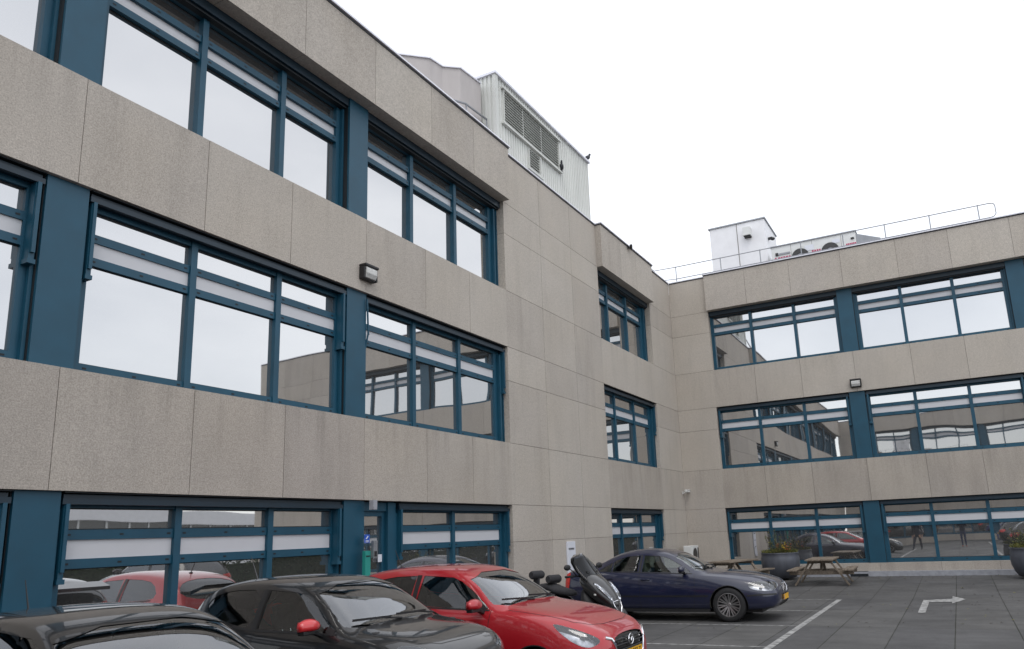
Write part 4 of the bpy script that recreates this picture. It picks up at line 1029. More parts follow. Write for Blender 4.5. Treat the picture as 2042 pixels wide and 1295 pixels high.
# --- small two-door hatchback (black with red mirrors)
specB = dict(mirrors=(-1,), L=3.45, W=1.63, wr=.285, wheels=(.70, 3.02), spokes=7, wstyle='single', mir=(1.40, .775, 1.055), seat=(1.80, 2.50), dash=1.12, dashz=.99, mirk=.98,
  st=[0, .06, .16, .32, .52, .75, .95, 1.06, 1.22, 1.42, 1.63, 1.85, 2.1, 2.4, 2.75, 3.0, 3.18, 3.32, 3.41, 3.45],
  T=dict(
    zb=[(0, .34), (.06, .25), (.16, .20), (3.1, .20), (3.35, .28), (3.45, .40)],
    wl=[(0, .46), (.06, .58), (.16, .68), (.32, .745), (3.0, .76), (3.3, .70), (3.45, .52)],
    wm=[(0, .52), (.06, .64), (.16, .74), (.32, .79), (.6, .81), (1.1, .813), (2.8, .815), (3.1, .80), (3.32, .72), (3.45, .54)],
    wb=[(0, .44), (.06, .58), (.16, .67), (.32, .72), (.52, .745), (1.1, .755), (2.4, .745), (2.9, .72), (3.2, .66), (3.45, .48)],
    zbelt=[(0, .62), (.06, .72), (.16, .79), (.32, .84), (.52, .885), (.75, .92), (1.06, .955), (1.6, .97), (2.2, 1.0), (2.7, 1.06), (3.1, 1.10), (3.32, 1.0), (3.45, .76)],
    we=[(0, .36), (.06, .50), (.16, .59), (.32, .63), (.52, .65), (1.0, .665), (1.06, .67), (1.22, .655), (1.42, .62), (1.63, .59), (1.85, .575), (2.1, .57), (2.75, .555), (3.1, .535), (3.32, .53), (3.45, .38)],
    ze=[(0, .65), (.06, .76), (.16, .84), (.32, .895), (.52, .935), (.75, .965), (.95, .985), (1.06, 1.0), (1.22, 1.105), (1.42, 1.235), (1.63, 1.345), (1.85, 1.39), (2.1, 1.405), (2.4, 1.41), (2.75, 1.39), (3.0, 1.35), (3.18, 1.26), (3.32, 1.07), (3.41, .90), (3.45, .78)],
    zt=[(0, .66), (.06, .775), (.16, .86), (.32, .925), (.52, .97), (.75, 1.0), (.95, 1.02), (1.06, 1.045), (1.22, 1.16), (1.42, 1.30), (1.63, 1.41), (1.85, 1.455), (2.1, 1.47), (2.4, 1.475), (2.75, 1.455), (3.0, 1.41), (3.18, 1.31), (3.32, 1.10), (3.41, .92), (3.45, .79)]),
  side_windows=dict(
    front=[(1.22, 1.00), (1.30, 1.06), (1.46, 1.17), (1.64, 1.28), (1.78, 1.33), (2.16, 1.355), (2.17, 1.01), (1.28, .985)],
    rear=chaikin([(2.26, 1.02), (2.25, 1.36), (2.72, 1.355), (2.96, 1.29), (3.0, 1.20), (2.9, 1.14), (2.5, 1.04)], 1)),
  patches=[
    ('ws', chaikin([(-.70, 1.01), (-.665, 1.12), (-.55, 1.385), (.55, 1.385), (.665, 1.12), (.70, 1.01), (.3, 1.045), (-.3, 1.045)], 1), 'F', lambda c: LB/2-1.72 < c.x < LB/2-.80),
    ('rw', chaikin([(-.58, 1.08), (-.46, 1.35), (.46, 1.35), (.58, 1.08)], 2), 'B', lambda c: c.x < -1.2),
    ('hlL', chaikin([(.05, .66), (.06, .78), (.22, .87), (.46, .90), (.42, .80), (.2, .64)], 2), 'L', lambda c: c.y > .38 and c.x > .8),
    ('hlR', chaikin([(.05, .66), (.06, .78), (.22, .87), (.46, .90), (.42, .80), (.2, .64)], 2), 'R', lambda c: c.y < -.38 and c.x > .8),
    ('grille', chaikin([(-.42, .58), (.42, .58), (.36, .36), (-.36, .36)], 1), 'F', lambda c: c.x > 1.4),
    ('tlL', chaikin([(3.16, 1.16), (3.36, 1.12), (3.38, .84), (3.24, .84)], 2), 'L', lambda c: c.x < -1.2),
    ('tlR', chaikin([(3.16, 1.16), (3.36, 1.12), (3.38, .84), (3.24, .84)], 2), 'R', lambda c: c.x < -1.2)],
  patch_parts=[('ws', 'windscreen', 'windscreen', -.005), ('rw', 'tinted', 'rear_window', -.005), ('grille', 'black', 'grille', -.01), ('tlL', 'redlens', 'tail_light', .003), ('tlR', 'redlens', 'tail_light', .003)],
  lamps=['hlL', 'hlR'], bowls=[(.19, .76, .56, .06)],
  seams=[([(1.19, .99), (1.20, .6), (1.22, .28)], 'R'), ([(1.19, .99), (1.20, .6), (1.22, .28)], 'L'), ([(2.21, 1.0), (2.21, .62), (2.2, .26), (1.22, .26)], 'R'),
         ([(.19, 0), (.20, .35), (.30, .56), (.6, .655), (1.0, .69)], 'T'), ([(.19, 0), (.20, -.35), (.30, -.56), (.6, -.655), (1.0, -.69)], 'T')],
  trims=[([(1.2, .975), (2.2, .995), (2.5, 1.02)], 'R', .010), ([(2.215, 1.0), (2.21, 1.36)], 'R', .034), ([(1.2, .975), (2.2, .995)], 'L', .010), ([(2.215, 1.0), (2.21, 1.36)], 'L', .034), ([(1.23, .985), (1.32, 1.02)], 'R', .03)])

# --- saloon (navy)
specC = dict(L=4.58, W=1.80, wr=.328, wheels=(.95, 3.665), spokes=10, wstyle='twin', mir=(1.84, .84, 1.02), seat=(2.35, 3.15), dash=1.62, dashz=.93, mirk=1.0,
  st=[0, .05, .15, .32, .6, .95, 1.3, 1.48, 1.66, 1.86, 2.08, 2.28, 2.5, 2.9, 3.2, 3.5, 3.75, 3.9, 4.1, 4.35, 4.5, 4.56, 4.58],
  T=dict(
    zb=[(0, .36), (.05, .28), (.15, .23), (.4, .20), (3.8, .20), (4.3, .25), (4.5, .33), (4.58, .42)],
    wl=[(0, .5), (.05, .66), (.15, .75), (.32, .81), (.6, .835), (3.9, .835), (4.3, .79), (4.5, .7), (4.58, .55)],
    wm=[(0, .56), (.05, .70), (.15, .79), (.32, .855), (.6, .885), (1.0, .90), (3.6, .90), (4.0, .885), (4.35, .85), (4.5, .80), (4.58, .70)],
    wb=[(0, .40), (.05, .55), (.15, .66), (.32, .74), (.6, .79), (1.0, .815), (1.5, .82), (3.2, .815), (3.7, .79), (4.1, .76), (4.4, .72), (4.5, .70), (4.58, .62)],
    zbelt=[(0, .58), (.05, .66), (.15, .70), (.32, .735), (.6, .79), (.95, .845), (1.3, .88), (1.7, .905), (2.5, .94), (3.2, .975), (3.75, 1.005), (4.1, 1.01), (4.35, 1.0), (4.5, .975), (4.56, .93), (4.58, .72)],
    we=[(0, .28), (.05, .40), (.15, .50), (.32, .57), (.6, .62), (1.3, .66), (1.48, .69), (1.66, .665), (1.86, .63), (2.08, .595), (2.28, .578), (2.5, .57), (2.9, .565), (3.2, .56), (3.5, .56), (3.75, .58), (3.9, .62), (4.1, .64), (4.35, .60), (4.58, .4)],
    ze=[(0, .60), (.05, .69), (.15, .745), (.32, .80), (.6, .865), (.95, .91), (1.3, .935), (1.48, .945), (1.66, 1.05), (1.86, 1.165), (2.08, 1.275), (2.28, 1.325), (2.5, 1.35), (2.9, 1.36), (3.2, 1.335), (3.5, 1.255), (3.75, 1.145), (3.9, 1.09), (4.1, 1.06), (4.35, 1.045), (4.5, 1.02), (4.56, .95), (4.58, .73)],
    zt=[(0, .61), (.05, .70), (.15, .775), (.32, .835), (.6, .905), (.95, .945), (1.3, .968), (1.48, .985), (1.66, 1.095), (1.86, 1.22), (2.08, 1.335), (2.28, 1.405), (2.5, 1.44), (2.9, 1.448), (3.2, 1.415), (3.5, 1.315), (3.75, 1.19), (3.9, 1.125), (4.1, 1.09), (4.35, 1.075), (4.5, 1.045), (4.56, .965), (4.58, .74)]),
  side_windows=dict(
    front=[(1.70, .965), (1.80, 1.03), (1.98, 1.135), (2.16, 1.23), (2.32, 1.285), (2.71, 1.31), (2.74, .985), (1.76, .945)],
    rearside=[(2.84, .99), (2.81, 1.31), (3.10, 1.295), (3.34, 1.225), (3.40, 1.19), (3.40, 1.0)],
    rearquarter=[(3.43, 1.00), (3.43, 1.175), (3.60, 1.095), (3.70, 1.03), (3.68, 1.01)]),
  patches=[
    ('ws', chaikin([(-.73, .965), (-.68, 1.06), (-.56, 1.325), (.56, 1.325), (.68, 1.06), (.73, .965), (.3, .995), (-.3, .995)], 1), 'F', lambda c: 2.29-2.25 < c.x < 2.29-1.36),
    ('rw', chaikin([(-.60, 1.10), (-.50, 1.33), (.50, 1.33), (.60, 1.10)], 2), 'B', lambda c: c.x > 2.29-3.95),
    ('hlL', chaikin([(.05, .60), (.05, .70), (.18, .755), (.50, .765), (.56, .71), (.5, .62), (.2, .58)], 2), 'L', lambda c: c.y > .34 and c.x > 1.4),
    ('hlR', chaikin([(.05, .60), (.05, .70), (.18, .755), (.50, .765), (.56, .71), (.5, .62), (.2, .58)], 2), 'R', lambda c: c.y < -.34 and c.x > 1.4),
    ('grille', chaikin([(-.27, .70), (.27, .70), (.20, .53), (-.20, .53)], 1), 'F', lambda c: c.x > 2.0),
    ('lower', chaikin([(-.50, .36), (.50, .36), (.45, .27), (-.45, .27)], 1), 'F', lambda c: c.x > 2.0),
    ('tlL', chaikin([(4.40, 1.01), (4.62, 1.01), (4.64, .58), (4.44, .58), (4.40, .8)], 2), 'L', lambda c: c.x < -1.9),
    ('tlR', chaikin([(4.40, 1.01), (4.62, 1.01), (4.64, .58), (4.44, .58), (4.40, .8)], 2), 'R', lambda c: c.x < -1.9)],
  patch_parts=[('ws', 'windscreen', 'windscreen', -.005), ('rw', 'carglass', 'rear_window', -.005), ('grille', 'blackgloss', 'grille', -.012), ('lower', 'black', 'lower_intake', -.012), ('tlL', 'redlens', 'tail_light', .003), ('tlR', 'redlens', 'tail_light', .003)],
  lamps=['hlL', 'hlR'], bowls=[(.22, .67, .62, .055), (.30, .675, .74, .045)],
  seams=[([(1.62, .93), (1.60, .6), (1.66, .28)], 'R'), ([(2.79, .97), (2.78, .6), (2.78, .26)], 'R'), ([(3.72, 1.02), (3.66, .80), (3.36, .55), (3.30, .27)], 'R'), ([(1.66, .26), (3.3, .26)], 'R'),
         ([(1.62, .93), (1.60, .6), (1.66, .28)], 'L'), ([(2.79, .97), (2.78, .6), (2.78, .26)], 'L'),
         ([(.14, -.24), (.3, -.52), (.6, -.64), (1.4, -.73)], 'T'), ([(.14, .24), (.3, .52), (.6, .64), (1.4, .73)], 'T')],
  trims=[([(1.35, .50), (2.76, .50)], 'R', .016), ([(2.80, .50), (3.2, .50)], 'R', .016), ([(.05, .52), (.3, .52), (.58, .50)], 'R', .014), ([(1.66, .93), (3.7, 1.0)], 'R', .008), ([(2.79, .97), (2.77, 1.32)], 'R', .02), ([(1.35, .235), (3.3, .235)], 'R', .012)])
def door_handle(root, sh, sts, side='R'):
    sg_ = 1 if side == 'L' else -1
    for st, z in sts:
        a = sh.hit((sh.L/2-st, 3*sg_, z), (0, -sg_, 0)); b = sh.hit((sh.L/2-st-.19, 3*sg_, z+.004), (0, -sg_, 0))
        if a is None or b is None: continue
        m = MB(); n_ = Vector((0, sg_, 0)); m.tube([a-n_*.01, a+n_*.022, (a+b)/2+n_*.03, b+n_*.022, b-n_*.01], .012, 8)
        m.build('door_handle', root.get('hmat', 'black'), root, smooth=True)

KC = .955
def place(root, x, nose_y, L, rz=-90, k=KC, yaw=0):
    """nose towards -Y at the given y (or +Y when rz=90)"""
    s_ = -1 if rz < 0 else 1
    a = R(rz+yaw); root.rotation_euler = (0, 0, a); root.scale = (k, k, k); root.location = (x-math.cos(a)*L/2*k, nose_y-math.sin(a)*L/2*k, ZG(x))
red_car, shA = make_car('parked_car', 'red five-door hatchback between the black hatchback and the scooter', 'cars parked nose out along the left wing', specA,
    dict(paint='red', side_glass='carglass', rear_glass='tinted', mirror='red', seat='seat_dark'))
finish_red(red_car, shA, specA['L']); plate(red_car, specA['L'], -.02, .475, 0, 'HF-597-Z'); plate(red_car, specA['L'], 4.075, .78, 0, 'HF-597-Z', True)
red_car['hmat'] = 'red'; door_handle(red_car, shA, [(2.26, .90), (3.02, .94)]); del red_car['hmat']
wiper(shA, red_car, [(-.05, 1.045), (-.35, 1.055), (-.60, 1.07)]); wiper(shA, red_car, [(.55, 1.04), (.25, 1.055), (-.05, 1.075)])
m = MB(); h = shA.hit((-1.25, 0, 3), (0, 0, -1)); m.tube([h, h+Vector((-.12, 0, .24))], [.008, .003], 6); m.ell(h, .04, .025, .02); m.build('aerial', 'black', red_car)
place(red_car, -17.52, -4.87, specA['L'], k=.943)

remap(specB)
black_car, shB = make_car('parked_car', 'black three-door hatchback with bright red mirror caps', 'cars parked nose out along the left wing', specB,
    dict(paint='pblack', side_glass='carglass', rear_glass='carglass', mirror='redflat', seat='seat_dark'))
wiper(shB, black_car, [(-.02, 1.04), (-.32, 1.05), (-.60, 1.06)]); wiper(shB, black_car, [(.56, 1.035), (.26, 1.05), (-.03, 1.06)])
plate(black_car, specB['L'], -.012, .46, 0, '')
m = MB(); h = shB.hit((-1.15, 0, 3), (0, 0, -1)); m.tube([h, h+Vector((-.12, 0, .26))], [.008, .003], 6); m.ell(h, .04, .025, .02)
m.hexa([Vector(p)+Vector((-.02, 0, 0)) for p in ((-1.42, -.5, 1.36), (-1.62, -.47, 1.30), (-1.62, .47, 1.30), (-1.42, .5, 1.36), (-1.36, -.5, 1.405), (-1.62, -.47, 1.345), (-1.62, .47, 1.345), (-1.36, .5, 1.405))]); m.build('roof_spoiler', 'pblack', black_car, bevel=.01)
place(black_car, -19.60, -4.26, specB['L'], k=.96, yaw=1.5)

navy_car, shC = make_car('parked_car', 'navy blue four-door saloon at the far end of the parking row', 'cars parked nose out along the left wing', specC,
    dict(paint='navy', side_glass='carglass', mirror='navy', seat='seat_light', lining='seat_light'))
plate(navy_car, specC['L'], -.014, .43, 0, ''); navy_car['hmat'] = 'navy'; door_handle(navy_car, shC, [(2.56, .83), (3.38, .86)]); del navy_car['hmat']
wiper(shC, navy_car, [(-.02, 1.015), (-.34, 1.03), (-.64, 1.04)]); wiper(shC, navy_car, [(.58, 1.01), (.26, 1.03), (-.04, 1.045)])
m = MB(); 
for y in (-.17, -.11, -.055, 0, .055, .11, .17):
    a = shC.hit((5, y, .55), (-1, 0, 0)); b = shC.hit((5, y, .68), (-1, 0, 0)); m.tube([a+Vector((.0, 0, 0)), b+Vector((0, 0, 0))], .005, 5)
pts = [(-.26, .69), (.26, .69), (.20, .53), (-.20, .53), (-.26, .69)]
for a, b in zip(pts, pts[1:]):
    P_ = [shC.hit((5, a[0]+(b[0]-a[0])*t, a[1]+(b[1]-a[1])*t), (-1, 0, 0)) for t in (0, .5, 1)]; m.tube([p+Vector((.006, 0, 0)) for p in P_ if p is not None], .010, 6)
a = shC.hit((5, -.2, .54), (-1, 0, 0)); b = shC.hit((5, .2, .68), (-1, 0, 0)); m.bar(a+Vector((.006, 0, 0)), b+Vector((.006, 0, 0)), .012, .02)
m.build('grille_surround', 'chrome', navy_car, smooth=True)
place(navy_car, -10.15, -5.06, specC['L'], k=.94, yaw=1.5)

# dark car whose roof fills the lower left corner
import copy
specD = copy.deepcopy({k: v for k, v in specA.items() if k not in ('patches',)}); specD['patches'] = specA['patches']
specD['seams'] = specA['seams']
dark_car, shD = make_car('parked_car', 'black car nearest the camera, only its roof and windscreen in view', 'cars parked nose out along the left wing', specD,
    dict(paint='pblack', side_glass='carglass', rear_glass='tinted', mirror='pblack', seat='seat_dark'))
m = MB(); h = shD.hit((-1.35, 0, 3), (0, 0, -1)); m.tube([h, h+Vector((-.10, 0, .24))], [.008, .003], 6); m.ell(h, .04, .025, .02); m.build('aerial', 'black', dark_car)
place(dark_car, -22.5, -5.3, specD['L'], k=.92, yaw=-4)

# opposite row, standing behind the camera and seen in the mirrored glass
def recolor(root, a, b):
    for o in [root]+kids(root)+[q for p_ in kids(root) for q in kids(p_)]:
        if o.type == 'MESH':
            for sl_ in o.material_slots:
                if sl_.material == M[a]: sl_.link = 'OBJECT'; sl_.material = M[b]
def opp(src, x, nose_in, a, b, label, k=KC, grp='cars parked across the lane'):
    c = copy_tree(src); c['label'] = label; c['group'] = grp
    Ls = {red_car: specA, black_car: specB, navy_car: specC}[src]['L']
    if nose_in: place(c, x, -14.2, Ls, -90, k)
    else: place(c, x, -10.3, Ls, 90, k)
    recolor(c, a, b); return c
opp(black_car, -14.7, False, 'pblack', 'cblue', 'bright blue small hatchback mirrored at the left edge of the ground floor glass')
opp(red_car, -10.6, True, 'red', 'pblack', 'tall black hatchback with red tail lamps mirrored behind the red car', 1.08)
opp(black_car, -34.2, False, 'pblack', 'cblue', 'blue hatchback mirrored far back in the right-hand windows')
opp(red_car, -31.6, True, 'red', 'pblack', 'black hatchback with red tail lamps mirrored beside the pot at the right edge')
# ------------------------------------------------------------------ scooter
def loft(mb, secs, n=18, mi=0, ex=2.4):
    """secs: (x, y, z, half-width, half-height) rings in the y-z plane"""
    rings = []
    for (x, y, z, a, b, *r_) in secs:
        tilt = r_[0] if r_ else 0
        rg = []
        for k in range(n):
            t = 2*math.pi*k/n; c = math.cos(t); s_ = math.sin(t)
            py = a*math.copysign(abs(c)**(2/ex), c); pz = b*math.copysign(abs(s_)**(2/ex), s_)
            rg.append(mb.bm.verts.new((x - pz*math.sin(tilt), y+py, z+pz*math.cos(tilt))))
        rings.append(rg)
    for i in range(len(rings)-1):
        for k in range(n): mb.face([rings[i][k], rings[i][(k+1) % n], rings[i+1][(k+1) % n], rings[i+1][k]], mi)
    mb.face(rings[0][::-1], mi); mb.face(rings[-1], mi)
def subd(o, l=2):
    s_ = o.modifiers.new('s', 'SUBSURF'); s_.levels = l; s_.render_levels = l; return o
sc_root = empty('scooter', (-13.1, -2.03, 0), R(-106), 'black three-wheeled scooter with a tall smoked windshield', 'scooter')
m = MB(); loft(m, [(1.0, 0, .50, .05, .06), (.96, 0, .53, .12, .12), (.86, 0, .60, .18, .17), (.72, 0, .70, .23, .20), (.58, 0, .80, .26, .20), (.44, 0, .88, .27, .17), (.34, 0, .92, .22, .12), (.28, 0, .93, .12, .06)]); subd(m.build('front_fairing', 'pblack', sc_root, smooth='all'), 1)
m = MB(); loft(m, [(.62, 0, .42, .10, .18), (.50, 0, .50, .26, .24), (.40, 0, .58, .27, .26), (.33, 0, .60, .20, .24)]); loft(m, [(.50, 0, .24, .14, .05), (.3, 0, .22, .19, .05), (-.2, 0, .24, .19, .06), (-.4, 0, .30, .17, .08)]); subd(m.build('leg_shield', 'black', sc_root, smooth='all'), 1)
m = MB(); loft(m, [(.02, 0, .44, .05, .12), (-.08, 0, .46, .14, .18), (-.35, 0, .52, .19, .17), (-.65, 0, .57, .19, .15), (-.92, 0, .64, .14, .11), (-1.04, 0, .68, .06, .05)]); subd(m.build('rear_body', 'pblack', sc_root, smooth='all'), 1)
m = MB(); loft(m, [(.05, 0, .68, .06, .03), (-.02, 0, .70, .13, .06), (-.25, 0, .72, .17, .065), (-.38, 0, .75, .18, .07), (-.48, 0, .80, .17, .07), (-.75, 0, .80, .15, .055), (-.86, 0, .79, .08, .03)]); subd(m.build('seat', 'seat_dark', sc_root, smooth='all'), 1)
for x, z, a in ((-.46, .93, .13), (-.88, 1.0, .15)):
    m = MB(); m.lathe([(0, -.15), (.06, -.15), (.075, -.12), (.075, .12), (.06, .15), (0, .15)], 20, 0, Matrix.Translation((x, 0, z)) @ Matrix.Rotation(math.pi/2, 4, 'X')); m.bar((x-.02, 0, z-.17), (x, 0, z), .12, .05, (0, 1, 0)); m.build('backrest', 'seat_dark', sc_root, smooth=True)
for sd_ in (-1, 1):
    m = MB(); loft(m, [(.965, sd_*.095, .60, .012, .02, .5), (.93, sd_*.115, .66, .035, .05, .6), (.85, sd_*.15, .745, .05, .08, .7), (.74, sd_*.19, .835, .035, .07, .8), (.66, sd_*.205, .885, .012, .02, .8)], 12)
    h_ = m.build('headlight', 'lens', sc_root, smooth='all')
    m = MB(); loft(m, [(.955, sd_*.09, .60, .010, .016, .5), (.92, sd_*.108, .655, .028, .04, .6), (.84, sd_*.143, .735, .042, .068, .7), (.73, sd_*.182, .825, .028, .055, .8)], 12); m.build('reflector', 'chrome', h_, smooth='all')
    m = MB(); m.ell((.70, sd_*.235, .70), .03, .012, .018); m.build('side_marker', 'lampglass', sc_root, smooth='all')
    # wheel pair in front
    m = MB(); T_ = Matrix.Translation((.70, sd_*.20, .245)) @ Matrix.Rotation(math.pi/2, 4, 'X'); m.lathe([(.16, -.05), (.20, -.06), (.24, -.035), (.245, 0), (.24, .035), (.20, .06), (.16, .05)], 32, 0, T_, True); wz = m.build('wheel', 'rubber', sc_root, smooth=True)
    m = MB(); m.lathe([(.162, -.05), (.162, .05), (.145, .045), (.145, -.045)], 28, 0, T_, True); m.lathe([(0, -.03), (.04, -.03), (.04, .03), (0, .03)], 14, 0, T_)
    for k in range(6): a = k*math.pi/3; m.bar(T_ @ Vector((.03*math.cos(a), .03*math.sin(a), 0)), T_ @ Vector((.15*math.cos(a), .15*math.sin(a), 0)), .02, .03, (0, 1, 0))
    m.build('rim', 'darkalloy', wz, smooth=True)
    m = MB(); n = 12; P0 = []
    for k in range(n+1):
        a = R(10)+R(150)*k/n; P0.append([m.bm.verts.new((.70+.285*math.cos(a), sd_*.20+q, .245+.285*math.sin(a)-abs(q)*.25)) for q in (-.09, -.05, 0, .05, .09)])
    for k in range(n):
        for q in range(4): m.face([P0[k][q], P0[k][q+1], P0[k+1][q+1], P0[k+1][q]])
    o = m.build('mudguard', 'pblack', sc_root, smooth='all'); so_ = o.modifiers.new('t', 'SOLIDIFY'); so_.thickness = .008
    # handlebar side, lever and mirror
    m = MB(); m.tube([(.28, 0, .98), (.26, sd_*.18, 1.0), (.20, sd_*.36, .99)], .014, 8); m.tube([(.235, sd_*.24, .995), (.185, sd_*.39, .99)], .021, 10); m.tube([(.30, sd_*.22, 1.0), (.26, sd_*.37, .985)], .007, 6); m.build('handlebar', 'black', sc_root, smooth=True)
    m = MB(); m.tube([(.30, sd_*.22, 1.0), (.29, sd_*.31, 1.09), (.28, sd_*.38, 1.13)], .008, 6); m.ell((.27, sd_*.42, 1.15), .025, .085, .05); m.build('mirror', 'black', sc_root, smooth='all')
m = MB(); T_ = Matrix.Translation((-.72, 0, .265)) @ Matrix.Rotation(math.pi/2, 4, 'X'); m.lathe([(.16, -.06), (.21, -.075), (.255, -.045), (.265, 0), (.255, .045), (.21, .075), (.16, .06)], 32, 0, T_, True); wz = m.build('wheel', 'rubber', sc_root, smooth=True)
m = MB(); m.lathe([(0, -.05), (.162, -.055), (.162, .055), (0, .05)], 28, 0, T_); m.build('rim', 'darkalloy', wz, smooth=True)
m = MB(); pts = [(1.0, -.085, .50), (.965, -.10, .575), (.985, 0, .60), (.965, .10, .575), (1.0, .085, .50), (1.025, .03, .41), (1.03, 0, .395), (1.025, -.03, .41), (1.0, -.085, .50)]
m.tube(pts, .011, 8, cap=False); m.build('nose_trim', 'chrome', sc_root, smooth=True)
m = MB(); loft(m, [(1.035, 0, .40, .02, .03), (1.0, 0, .44, .09, .08), (.9, 0, .48, .12, .1), (.7, 0, .48, .1, .1)]); subd(m.build('nose', 'black', sc_root, smooth='all'), 1)
m = MB(); G_ = []
for i in range(9):
    t = i/8; row = []
    x = .68-.44*t-.04*math.sin(t*math.pi); z = .87+.50*t; hw = (.235+.06*math.sin(math.pi*min(1, t*1.1)))*(1 if t < .75 else math.sqrt(max(.12, 1-((t-.75)/.27)**2)))
    for j in range(9):
        u = (j-4)/4; row.append(m.bm.verts.new((x-.11*u*u, hw*u, z-(.02*u*u if t > .7 else 0))))
    G_.append(row)
for i in range(8):
    for j in range(8): m.face([G_[i][j], G_[i][j+1], G_[i+1][j+1], G_[i+1][j]])
o = m.build('windshield', 'smoke', sc_root, smooth='all'); so_ = o.modifiers.new('t', 'SOLIDIFY'); so_.thickness = .0015
m = MB(); ed = [G_[i][0].co.copy() for i in range(0)] if False else None
m.tube([(.33, -.19, .98), (.47, -.13, 1.08), (.50, -.10, 1.05)], .008, 6); m.tube([(.33, .19, .98), (.47, .13, 1.08), (.50, .10, 1.05)], .008, 6); m.build('windshield_bracket', 'black', sc_root)

# ------------------------------------------------------------------ picnic tables
def picnic(x, y, rz, label):
    r = empty('picnic_table', (x, y, ZG(x)), rz, label, 'picnic table', 'weathered picnic tables by the right wing')
    hl = .92; ht = .70
    m = MB()
    for k in range(5):
        yy = -.36+.144*k+random.uniform(-.003, .003); e = random.uniform(-.01, .012); m.box(-hl+e, hl+e, yy, yy+.134, ht-.042, ht+random.uniform(-.003, .003))
    m.box(-.62, -.54, -.33, .33, ht-.12, ht-.045); m.box(.54, .62, -.33, .33, ht-.12, ht-.045)
    m.build('tabletop', 'wood', r, bevel=.006)
    for sg_ in (-1, 1):
        m = MB()
        for k in (0, 1): yy = sg_*.72+(-.135 if k == 0 else .005); m.box(-hl, hl, yy, yy+.128, .39, .43)
        m.build('bench_seat', 'wood', r, bevel=.006)
        for xx in (-.58, .58):
            m = MB(); m.bar((xx, sg_*.27, ht-.07), (xx, sg_*.70, .0), .045, .11, (1, 0, 0)); m.build('leg', 'wood', r, bevel=.005)
    for xx in (-.535, .535):
        m = MB(); m.box(xx-.022, xx+.022, -.84, .84, .28, .385); m.build('cross_beam', 'wood', r, bevel=.005)
    m = MB(); m.bar((-.5, 0, .33), (-.15, 0, ht-.06), .05, .07, (0, 1, 0)); m.bar((.5, 0, .33), (.15, 0, ht-.06), .05, .07, (0, 1, 0)); m.build('brace', 'wood', r, bevel=.005)
    return r
picnic(-2.45, -4.62, R(2), 'weathered picnic table standing free to the right of the round pot')
picnic(-2.6, -2.15, R(-12), 'weathered picnic table half hidden behind the bonnet of the navy car')

# ------------------------------------------------------------------ planters
def leaf(mb, p, d, ln, wd, mi):
    d = d.normalized(); s_ = d.cross(Vector((random.uniform(-1, 1), random.uniform(-1, 1), random.uniform(-1, 1)))).normalized()
    up = d.cross(s_)*ln*.15
    v = [mb.bm.verts.new(q) for q in (p, p+d*ln*.45+s_*wd+up, p+d*ln, p+d*ln*.45-s_*wd+up)]
    mb.face(v, mi)
def planter(x, y, seed, label, plabel, tall=1.0, flowers=60):
    random.seed(seed); z0 = ZG(x)+.05
    r = empty('plant_pot', (x, y, z0-.05), 0, label, 'plant pot', 'large round grey plant pots')
    m = MB(); m.lathe([(.0, .05), (.36, .05), (.42, .07), (.50, .20), (.555, .36), (.57, .52), (.56, .66), (.535, .745), (.555, .775), (.56, .80), (.525, .80), (.50, .74), (.50, .70)], 48); m.build('pot', 'pot', r, smooth='all')
    m = MB(); m.lathe([(0, .745), (.2, .75), (.505, .70)], 24); m.build('soil', 'soil', r, smooth='all')
    m = MB(); [m.box(.2*math.cos(a)-.04, .2*math.cos(a)+.04, .2*math.sin(a)-.04, .2*math.sin(a)+.04, -.02, .052) for a in (0, 2.1, 4.2)]; m.build('pot_foot', 'black', r)
    p_ = empty('potted_plant', (x, y, z0+.70), 0, plabel, 'plant', 'plants in the round grey pots')
    st = MB(); lf = MB()
    for k in range(30):
        a = random.uniform(0, 6.28); q = random.uniform(0, .38); b = Vector((q*math.cos(a), q*math.sin(a), 0)); h = random.uniform(.25, .62)*tall*(1.25 if math.sin(a) > .2 else .85)
        dr = Vector((math.cos(a)*.22, math.sin(a)*.22, 1)); pts = [b+Vector((0, 0, -.02)), b+dr*h*.5+Vector((random.uniform(-.03, .03), random.uniform(-.03, .03), 0)), b+dr*h+Vector((random.uniform(-.08, .08), random.uniform(-.08, .08), 0))]
        st.tube(pts, [.006, .004, .002], 5)
        for j in range(30):
            t = random.uniform(.2, 1); pp = pts[0].lerp(pts[1], t*2) if t < .5 else pts[1].lerp(pts[2], t*2-1)
            leaf(lf, pp, Vector((random.gauss(0, 1), random.gauss(0, 1), random.gauss(.5, .6))), random.uniform(.03, .065), random.uniform(.006, .014), 0 if random.random() < .8 else 1)
    for k in range(1500):
        a = random.uniform(0, 6.28); q = .52*math.sqrt(random.random()); pp = Vector((q*math.cos(a), q*math.sin(a), random.uniform(0.0, .12)*(1.2-q)+.02))
        leaf(lf, pp, Vector((math.cos(a)*.6, math.sin(a)*.6, random.uniform(.1, 1.2))), random.uniform(.03, .08), random.uniform(.006, .014), 1 if random.random() < .55 else 0)
    for k in range(flowers):
        a = random.uniform(-2.3, -.4); q = random.uniform(.1, .38); pp = Vector((q*math.cos(a)*.8, q*math.sin(a)*.9, random.uniform(.10, .34)))
        leaf(lf, pp, Vector((random.gauss(0, 1), random.gauss(0, 1), random.gauss(0, 1))), random.uniform(.03, .055), .02, 3 if pp.y > -.22 else 2)
    st.build('twigs', 'stem', p_); lf.build('foliage', ['leaf', 'leaf2', 'leafred', 'leafyel'], p_, recalc=False)
planter(-.95, -3.17, 3, 'big round grey pot between the two picnic tables', 'sparse twiggy plant with red and golden blooms in the pot between the tables')
